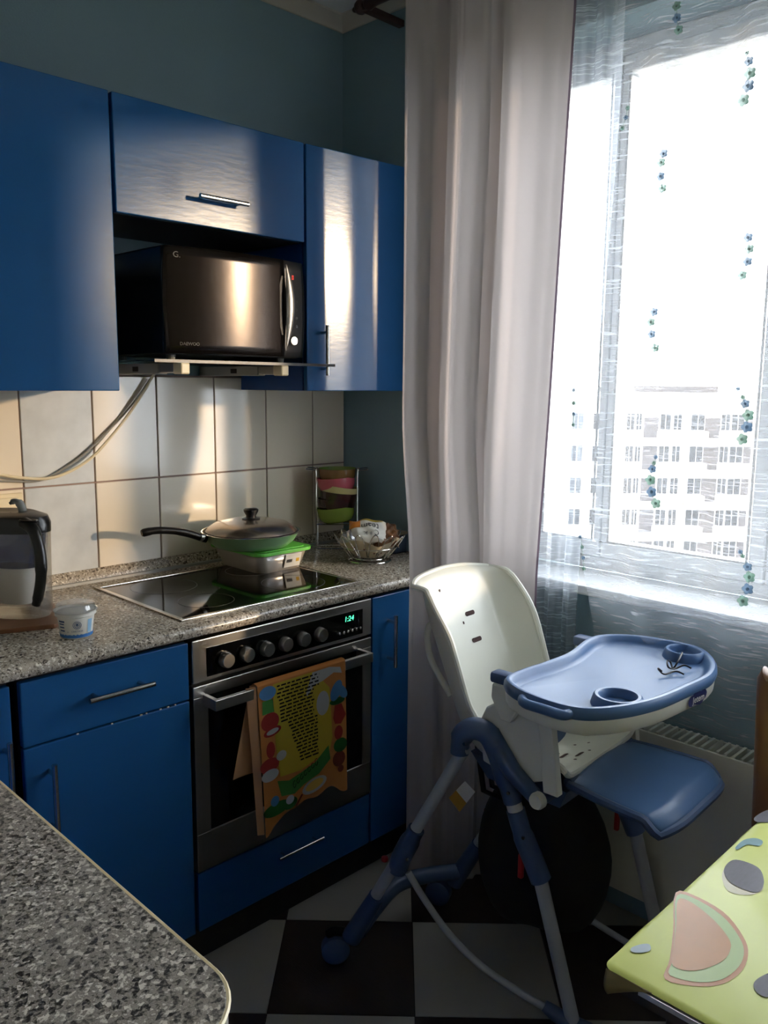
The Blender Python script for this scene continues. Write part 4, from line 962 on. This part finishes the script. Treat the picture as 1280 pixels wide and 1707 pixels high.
def slot(uc, vc, du, dv, name='strap_slot'):
    mb = MB(); N_ = 16; c = Vector(shell(uc, vc)); e1 = (Vector(shell(uc+0.01, vc))-c).normalized(); e2 = (Vector(shell(uc, vc+0.01))-c).normalized(); nn = e1.cross(e2).normalized()
    if nn.dot(CAM-c) < 0: nn = -nn
    poly = rrect(-du, du, -dv, dv, min(du, dv)*0.98, 4)
    mb.poly([c+e1*x+e2*y+nn*0.0045 for x, y in poly]); return mb.build(name, M_slot, hc, recalc=False)
slot(0.56, 0.195, 0.020, 0.006); slot(0.55, 0.268, 0.020, 0.006)
slot(0.44, 0.80, 0.017, 0.0055); slot(0.46, 0.86, 0.017, 0.0055)
for (u_, v_) in ((0.34, 0.10), (0.48, 0.215), (0.17, 0.37), (0.46, 0.77), (0.60, 0.78), (0.64, 0.82), (0.38, 0.88), (0.52, 0.88)): slot(u_, v_, 0.003, 0.004, 'screw_hole')
# rear carrying loop
MB().tube(catmull([onX(738, 1030, -0.50), onX(716, 1043, -0.50), onX(713, 1072, -0.50), onX(722, 1108, -0.50), onX(752, 1160, -0.50)], 24), 0.0085, 10).build('carry_loop', M_white, hc, smooth=True)
# side panels, armrests and tray posts
for s in (-1, 1):
    a_ = 0.178*s
    poly = [(0.060, 0.610), (0.045, 0.700), (0.065, 0.745), (0.110, 0.775), (0.165, 0.780), (0.205, 0.775), (0.235, 0.660), (0.240, 0.622), (0.190, 0.600), (0.110, 0.600)]
    mb = MB(); n = len(poly)
    for o in (-0.007, 0.007): mb.v += [tuple(HP(a_+o, b, z)) for b, z in poly]
    mb.f += [tuple(range(n)), tuple(range(n, 2*n))[::-1]]+[(i, (i+1) % n, n+(i+1) % n, n+i) for i in range(n)]
    mb.build('side_panel', M_white, hc, bev=0.004)
    poly = [(0.205, 0.800), (0.240, 0.800), (0.268, 0.598), (0.232, 0.598)]
    mb = MB(); n = 4
    for o in (-0.010, 0.012): mb.v += [tuple(HP(a_+s*0.012+o, b, z)) for b, z in poly]
    mb.f += [tuple(range(n)), tuple(range(n, 2*n))[::-1]]+[(i, (i+1) % n, n+(i+1) % n, n+i) for i in range(n)]
    mb.build('tray_post', M_white, hc, bev=0.002)
    poly = [(0.115, 0.730), (0.088, 0.780), (0.090, 0.814), (0.142, 0.816), (0.225, 0.806), (0.225, 0.775), (0.16, 0.765), (0.14, 0.730)]
    mb = MB(); n = len(poly)
    for o in (-0.016, 0.016): mb.v += [tuple(HP(a_+s*0.008+o, b, z)) for b, z in poly]
    mb.f += [tuple(range(n)), tuple(range(n, 2*n))[::-1]]+[(i, (i+1) % n, n+(i+1) % n, n+i) for i in range(n)]
    mb.build('armrest', M_white, hc, bev=0.005)
    mb = MB().box(-0.018, 0.018, 0.084, 0.142, 0.814, 0.840, 0.007); mb.v = [tuple(HP(a_+s*0.008+p[0], p[1], p[2])) for p in mb.v]
    mb.build('armrest_cap', M_hcdark, hc, smooth=True)
    mb = MB().box(-0.014, 0.014, 0.205, 0.245, 0.778, 0.804, 0.004); mb.v = [tuple(HP(a_+s*0.014+p[0], p[1], p[2])) for p in mb.v]
    mb.build('tray_catch', M_hcdark, hc, smooth=True)
    MB().lathe([(0, -0.012), (0.016, -0.012), (0.019, -0.006), (0.019, 0.006), (0, 0.006)] if s < 0 else [(0, 0.012), (0.016, 0.012), (0.019, 0.006), (0.019, -0.006), (0, -0.006)], HP(a_+s*0.03, 0.225, 0.580), 20, 'x').build('pivot_knob', M_white, hc, smooth=True)
    MB().tube([HP(a_+s*0.018, 0.085, 0.690), HP(a_+s*0.02, 0.150, 0.620), HP(a_+s*0.02, 0.225, 0.572)], [0.024, 0.022, 0.018], 12).build('seat_bracket', M_hcdark, hc, smooth=True)
    MB().tube([HP(a_+s*0.02, 0.225, 0.572), HP(0, 0.225, 0.572)], 0.010, 10).build('axle', M_hcdark, hc, smooth=True)
# under-seat body
MB().add([tuple(HP(a, b, z)) for a, b, z in ((-0.150, 0.0, 0.605), (0.150, 0.0, 0.605), (0.155, 0.265, 0.592), (-0.155, 0.265, 0.592), (-0.120, 0.03, 0.535), (0.120, 0.03, 0.535), (0.130, 0.235, 0.535), (-0.130, 0.235, 0.535))], [(0, 3, 2, 1), (4, 5, 6, 7), (0, 1, 5, 4), (1, 2, 6, 5), (2, 3, 7, 6), (3, 0, 4, 7)]).build('seat_underbody', M_hcdark, hc)
# foot rest
def FRp(u, v):
    a = (u*2-1); hw_ = 0.150+0.020*math.sin(math.pi*min(1, v*1.2)*0.5)
    e = abs(a)**3; L__ = 0.240-0.026*abs(a)**4
    b = 0.266+L__*v; z = 0.622-0.006*v-0.030*max(0, v-0.86)/0.14*0.9-0.012*e
    if v > 0.93: hw_ *= 1-0.05*((v-0.93)/0.07)**2
    return HP(a*hw_, b, z)
MB().grid(25, 25, FRp).build('footrest', M_hcblue, hc, smooth=True, solid=0.010)
fr = [FRp(0, j/24) for j in range(25)]+[FRp(i/24, 1) for i in range(1, 25)]+[FRp(1, j/24) for j in range(23, -1, -1)]
MB().tube(fr, 0.010, 8).build('footrest_edge', M_hcdark, hc, smooth=True)
MB().tube([HP(-0.15, 0.264, 0.612), HP(0.15, 0.264, 0.612)], 0.012, 12).build('footrest_hinge', M_hcdark, hc, smooth=True)
# tray
TZ = 0.852
tpx = [(840, 1134), (868, 1120), (905, 1108), (945, 1092), (975, 1070), (1005, 1062), (1060, 1063), (1120, 1072), (1168, 1084), (1194, 1106), (1190, 1130), (1150, 1151), (1100, 1172), (1040, 1186), (980, 1190), (930, 1182), (882, 1166), (850, 1150)]
to = [onZ(x, y, TZ-0.010) for x, y in tpx]
to = [(p.x, p.y) for p in catmull([(p.x, p.y, 0) for p in to], 120, True)]
tx_, ty_ = sum(p[0] for p in to)/120, sum(p[1] for p in to)/120
def ring(d, z): return [(p[0], p[1], z) for p in (inset(to, d) if d else to)]
def loftz(rings, capend=True, capstart=False):
    n = len(rings[0]); mb = MB(); mb.v = [tuple(p) for r in rings for p in r]
    mb.f = [(i*n+j, i*n+(j+1) % n, (i+1)*n+(j+1) % n, (i+1)*n+j) for i in range(len(rings)-1) for j in range(n)]
    if capend:
        c = len(mb.v); cx = sum(p[0] for p in rings[-1])/n; cyy = sum(p[1] for p in rings[-1])/n; mb.v.append((cx, cyy, rings[-1][0][2]))
        mb.f += [((len(rings)-1)*n+j, (len(rings)-1)*n+(j+1) % n, c) for j in range(n)]
    if capstart:
        c = len(mb.v); cx = sum(p[0] for p in rings[0])/n; cyy = sum(p[1] for p in rings[0])/n; mb.v.append((cx, cyy, rings[0][0][2]))
        mb.f += [((j+1) % n, j, c) for j in range(n)]
    return mb
tr = loftz([ring(0.003, TZ-0.026), ring(0.0, TZ-0.018), ring(0.001, TZ-0.008), ring(0.006, TZ-0.001), ring(0.012, TZ), ring(0.018, TZ-0.003), ring(0.024, TZ-0.014), ring(0.029, TZ-0.020), ring(0.036, TZ-0.022)]).build('tray_top', M_hcblue, hc, smooth=True)
loftz([ring(0.022, TZ-0.062), ring(0.012, TZ-0.060), ring(0.006, TZ-0.050), ring(0.004, TZ-0.026), ring(0.02, TZ-0.0255)], False, True).build('tray_base', M_white, hc, smooth=True)
def cup(px, py, r, sx=1.0):
    c = onZ(px, py, TZ-0.004); z = TZ-0.0225
    return MB().lathe([(r*1.46, 0.0), (r*1.40, 0.008), (r*1.32, 0.0185), (r*1.22, 0.0215), (r*1.06, 0.0210), (r*0.99, 0.018), (r*0.93, 0.002), (0, 0.0012)], (c.x, c.y, z), 40, sx=sx).build('cup_holder', M_hcblue, hc, smooth=True)
cup(1030, 1160, 0.038); cup(1142, 1084, 0.036)
c1 = [onZ(x, y, TZ-0.016) for x, y in ((872, 1163), (874, 1172), (905, 1182), (938, 1192), (952, 1188))]
MB().tube(catmull(c1, 20), 0.0105, 10).build('side_grip', M_hcblue, hc, smooth=True)
pp2 = onZ(984, 1216, TZ-0.075)
MB().lathe([(0, 0.03), (0.026, 0.03), (0.020, -0.012), (0.016, -0.016), (0, -0.016)], (pp2.x+0.03, pp2.y+0.03, TZ-0.085), 20).build('crotch_post', M_white, hc, smooth=True)
# logo on the tray front edge, wrapped on the outline
ou = inset(to, 0.0035)
lc = onZ(1152, 1160, TZ-0.036); k0 = min(range(120), key=lambda k: (ou[k][0]-lc.x)**2+(ou[k][1]-lc.y)**2)
acc = [0.0]
for k in range(1, 121): acc.append(acc[-1]+math.dist(ou[k % 120], ou[(k-1) % 120]))
def tedge(s, z, o=0.0018):
    S0 = (acc[k0]-s) % acc[120]          # runs left to right as seen from outside
    k = max(i for i in range(121) if acc[i] <= S0); k = min(k, 119); q = (S0-acc[k])/max(1e-9, acc[k+1]-acc[k])
    a, b = Vector(ou[k]), Vector(ou[(k+1) % 120]); p = a+(b-a)*q; t = (b-a).normalized(); nn = Vector((t.y, -t.x))
    if nn.dot(p-Vector((tx_, ty_))) < 0: nn = -nn
    p = p+nn*o; return (p.x, p.y, TZ-0.038+z)
sgn = 1.0 if (Vector(ou[(k0+1) % 120])-Vector(ou[k0])).dot(Vector((rt.x, rt.y))) < 0 else -1.0
M_logo = mat('logo_navy', rgb(44, 48, 92), 0.4)
lg = MB()
for (sx, sz, rx, rz) in ((-0.024, -0.001, 0.016, 0.013), (0, 0.001, 0.020, 0.015), (0.022, 0.003, 0.017, 0.012), (-0.010, 0.006, 0.014, 0.010), (0.010, -0.005, 0.016, 0.011)):
    lg.grid(18, 6, lambda u, v: tedge(sgn*(sx+rx*v*math.cos(2*math.pi*u)), sz+rz*v*math.sin(2*math.pi*u), 0.0016), True)
lg.build('logo_patch', M_logo, hc, recalc=False)
lg = MB(); text_on(lg, 'Jetem', 0.021, lambda x, y: tedge(sgn*x, y, 0.0032)); lg.build('logo_lettering', M_paper, hc, recalc=False)
# black storage bag and straps, paper tag
bag = catmull([(0.10, 0.48, 0), (0.16, 0.40, 0), (0.185, 0.30, 0), (0.17, 0.20, 0), (0.12, 0.13, 0), (0.02, 0.11, 0)], 14)
MB().grid(32, 14, lambda u, v: HP(bag[int(round(v*13))].x*(0.80+0.05*math.sin(10*math.pi*u+3*v))*math.cos(2*math.pi*u)+0.055, 0.09+bag[int(round(v*13))].x*0.95*math.sin(2*math.pi*u), bag[int(round(v*13))].y+0.008*math.sin(6*math.pi*u)), True).build('storage_bag', M_bagblk, hc, smooth=True)
q0 = onX(795, 1250, -0.50); q1 = onX(806, 1318, -0.48)
for off in (0.0, 0.035):
    MB().tube([q0+Vector((off, 0, 0.02)), q1+Vector((off, 0, 0)), HP(-0.08+off, 0.06, 0.470)], 0.007, 8).build('bag_strap', M_bagblk, hc)
tg = [onX(x, y, -0.53) for x, y in ((775, 1302), (792, 1320), (766, 1354), (748, 1330))]
MB().poly(tg).build('paper_tag', M_paper, hc, solid=0.001)
tg2 = [tg[3]+(tg[0]-tg[3])*0.45, tg[2]+(tg[1]-tg[2])*0.45, tg[2], tg[3]]
MB().poly([p+(CAM-p).normalized()*0.0015 for p in tg2]).build('tag_stripe', mat('tag_ochre', rgb(200, 150, 60), 0.6), hc, recalc=False)

# thin black strap lying on the tray
st = thing('hair_tie', 'thin black looped strap lying on the blue tray', 'strap', tuple(onZ(1125, 1110, TZ-0.02)))
def TP(x, y, z): return onZ(x, y, TZ-0.0195+z)
MB().tube(catmull([TP(1152, 1114, 0.004), TP(1140, 1109, 0.010), TP(1124, 1115, 0.003), TP(1114, 1112, 0.014), TP(1112, 1102, 0.020), TP(1117, 1103, 0.012), TP(1122, 1114, 0.003), TP(1130, 1102, 0.018), TP(1137, 1088, 0.030)], 40), 0.0022, 6).build('loop', M_blackpl, st, smooth=True)
MB().tube(catmull([TP(1140, 1124, 0.003), TP(1126, 1119, 0.006), TP(1108, 1124, 0.003), TP(1099, 1118, 0.010), TP(1097, 1114, 0.014), TP(1103, 1119, 0.006)], 26), 0.0020, 6).build('tail', M_blackpl, st, smooth=True)

# ------------------------------------------------------------------ table with oilcloth, wooden chair
tX0, tX1, tY0, tY1, tZ = -1.160, -0.575, -2.95, -1.772, 0.75
tb = thing('dining_table', 'dining table under a yellow-green oilcloth in the right foreground', 'table', (-0.87, -2.36, 0))
MB().prism(rrect(tX0+0.004, tX1-0.004, tY0, tY1-0.004, 0.016), tZ-0.030, tZ-0.003).build('tabletop', mat('table_dark', rgb(48, 42, 38), 0.5), tb)
MB().box(tX0-0.005, tX0+0.004, tY0+0.02, tY1-0.05, tZ-0.011, tZ-0.004).build('edge_trim', mat('table_trim', rgb(200, 200, 200), 0.3, metal=0.5), tb)
for x in (tX0+0.06, tX1-0.06):
    for y in (tY0+0.06, tY1-0.08): MB().tube([(x, y, tZ-0.03), (x, y, 0)], 0.02, 12).build('leg', mat('table_leg', rgb(60, 56, 54), 0.4, metal=0.5), tb, smooth=True)
oc = thing('oilcloth', 'yellow-green oilcloth with melon and berry print on the table', 'tablecloth', (-0.87, -2.36, tZ-0.002))
M_oil = mat('oilcloth_lime', rgb(184, 190, 100), 0.42, spec=0.2, bump=0.12, bscale=6, var=0.12, vscale=7, coat=0.08)
oo = rrect(tX0-0.002, tX1+0.002, tY0-0.002, tY1+0.002, 0.016, 6)
n = len(oo); mb = MB(); ro = oo; 
mb.v = [(x, y, tZ+0.0008) for x, y in inset(oo, 0.006)]+[(x, y, tZ-0.002) for x, y in oo]
mb.f = [tuple(range(n))]+[(i, n+i, n+(i+1) % n, (i+1) % n) for i in range(n)]
mb.build('sheet', M_oil, oc, smooth=True)
# overhang on the window side, curled lip at the near corner
MB().grid(40, 6, lambda u, v: (tX0+0.03+(tX1-tX0-0.06)*u, tY1+0.002+0.006*math.sin(u*9)*v+0.010*v, tZ-0.002-0.022*v)).build('overhang', M_oil, oc, smooth=True)
cc = onZ(1018, 1612, tZ)
MB().grid(18, 12, lambda u, v: (tX0-0.002-0.010*math.sin(math.pi*0.85*v)*(1-u)**0.8, tY1-0.004-0.062*u-0.006*v*(1-u), tZ-0.001-0.030*v*(1-u)**1.3)).build('curled_corner', mat('oilcloth_underside', rgb(112, 100, 56), 0.6), oc, smooth=True, solid=0.0015)
def TD(name, px, m_, z=0.0014, sm=40):
    pts = catmull([onZ(x, y, tZ+z) for x, y in px], sm, True); MB().poly(pts).build(name, m_, oc, recalc=False)
O_r = mat('print_rind', rgb(146, 164, 104), 0.36, spec=0.2, coat=0.08); O_ro = mat('print_rind_outline', rgb(164, 110, 66), 0.36, spec=0.2, coat=0.08); O_f = mat('print_flesh', rgb(166, 116, 70), 0.36, spec=0.2, var=0.2, vscale=14, coat=0.08)
O_p = mat('print_plum', rgb(58, 54, 62), 0.45, spec=0.2, var=0.35, vscale=60, coat=0.0, stretch=(1, 4, 1)); O_pb = mat('print_plum_shade', rgb(160, 150, 110), 0.3); O_b = mat('print_teal', rgb(90, 128, 132), 0.4, spec=0.2, var=0.2, vscale=60); O_b2 = mat('print_greyblue', rgb(140, 152, 156), 0.4, spec=0.2)
TD('melon_outline', [(1126, 1488), (1160, 1494), (1208, 1522), (1238, 1560), (1247, 1588), (1237, 1618), (1205, 1640), (1160, 1644), (1108, 1632), (1116, 1600), (1122, 1550)], O_ro, 0.0012)
TD('melon_rind', [(1128, 1493), (1160, 1499), (1204, 1527), (1232, 1562), (1240, 1588), (1230, 1613), (1202, 1633), (1162, 1637), (1116, 1625), (1121, 1600), (1125, 1550)], O_r, 0.0016)
TD('melon_flesh', [(1130, 1500), (1152, 1504), (1186, 1530), (1212, 1560), (1218, 1580), (1204, 1602), (1160, 1618), (1122, 1610), (1123, 1580), (1127, 1540)], O_f, 0.0020)
TD('berry_shade', [(1204, 1455), (1222, 1440), (1262, 1460), (1272, 1482), (1246, 1492), (1212, 1484)], O_pb, 0.0012)
TD('berry_print', [(1207, 1448), (1225, 1433), (1262, 1445), (1273, 1466), (1268, 1484), (1250, 1486), (1216, 1470)], O_p, 0.0018)
TD('stroke_print', [(1226, 1412), (1240, 1400), (1258, 1397), (1271, 1402), (1266, 1410), (1245, 1408), (1230, 1416)], O_b, 0.0018)
TD('stroke_print', [(1052, 1580), (1068, 1574), (1082, 1574), (1084, 1584), (1070, 1588), (1054, 1587)], O_b2, 0.0018)
TD('berry_print', [(1256, 1640), (1268, 1628), (1290, 1622), (1300, 1650), (1280, 1662), (1262, 1655)], O_p, 0.0018)
TD('berry_print', [(1258, 1362), (1280, 1350), (1300, 1352), (1290, 1368), (1262, 1370)], O_p, 0.0018)

wc = thing('wooden_chair', 'brown wooden chair post at the right edge beside the radiator', 'chair', (-0.36, -1.95, 0))
M_chw = mat('chair_wood', rgb(126, 86, 54), 0.45, bump=0.2, var=0.2, vscale=10, stretch=(6, 6, 0.6))
cpt = onX(1262, 1340, -0.50); cy_ = cpt.y; cx_ = -0.50
for (x, y, h) in ((cx_, cy_-0.012, 0.945), (cx_+0.36, cy_-0.012, 0.945), (cx_, cy_-0.40, 0.44), (cx_+0.36, cy_-0.40, 0.44)):
    MB().tube(catmull([(x, y, 0), (x, y, 0.3), (x, y, 0.6 if h > 0.5 else 0.35), (x, y+(0.012 if h > 0.5 else 0), h-0.02), (x, y+(0.012 if h > 0.5 else 0), h)], 16), [0.017]*14+[0.015, 0.008], 12).build('leg', M_chw, wc, smooth=True)
MB().box(cx_-0.02, cx_+0.38, cy_-0.42, cy_-0.012, 0.44, 0.465, 0.008).build('seat', M_chw, wc)
for z in (0.62, 0.80): MB().box(cx_, cx_+0.36, cy_-0.012, cy_+0.008, z, z+0.06, 0.004).build('back_rail', M_chw, wc)
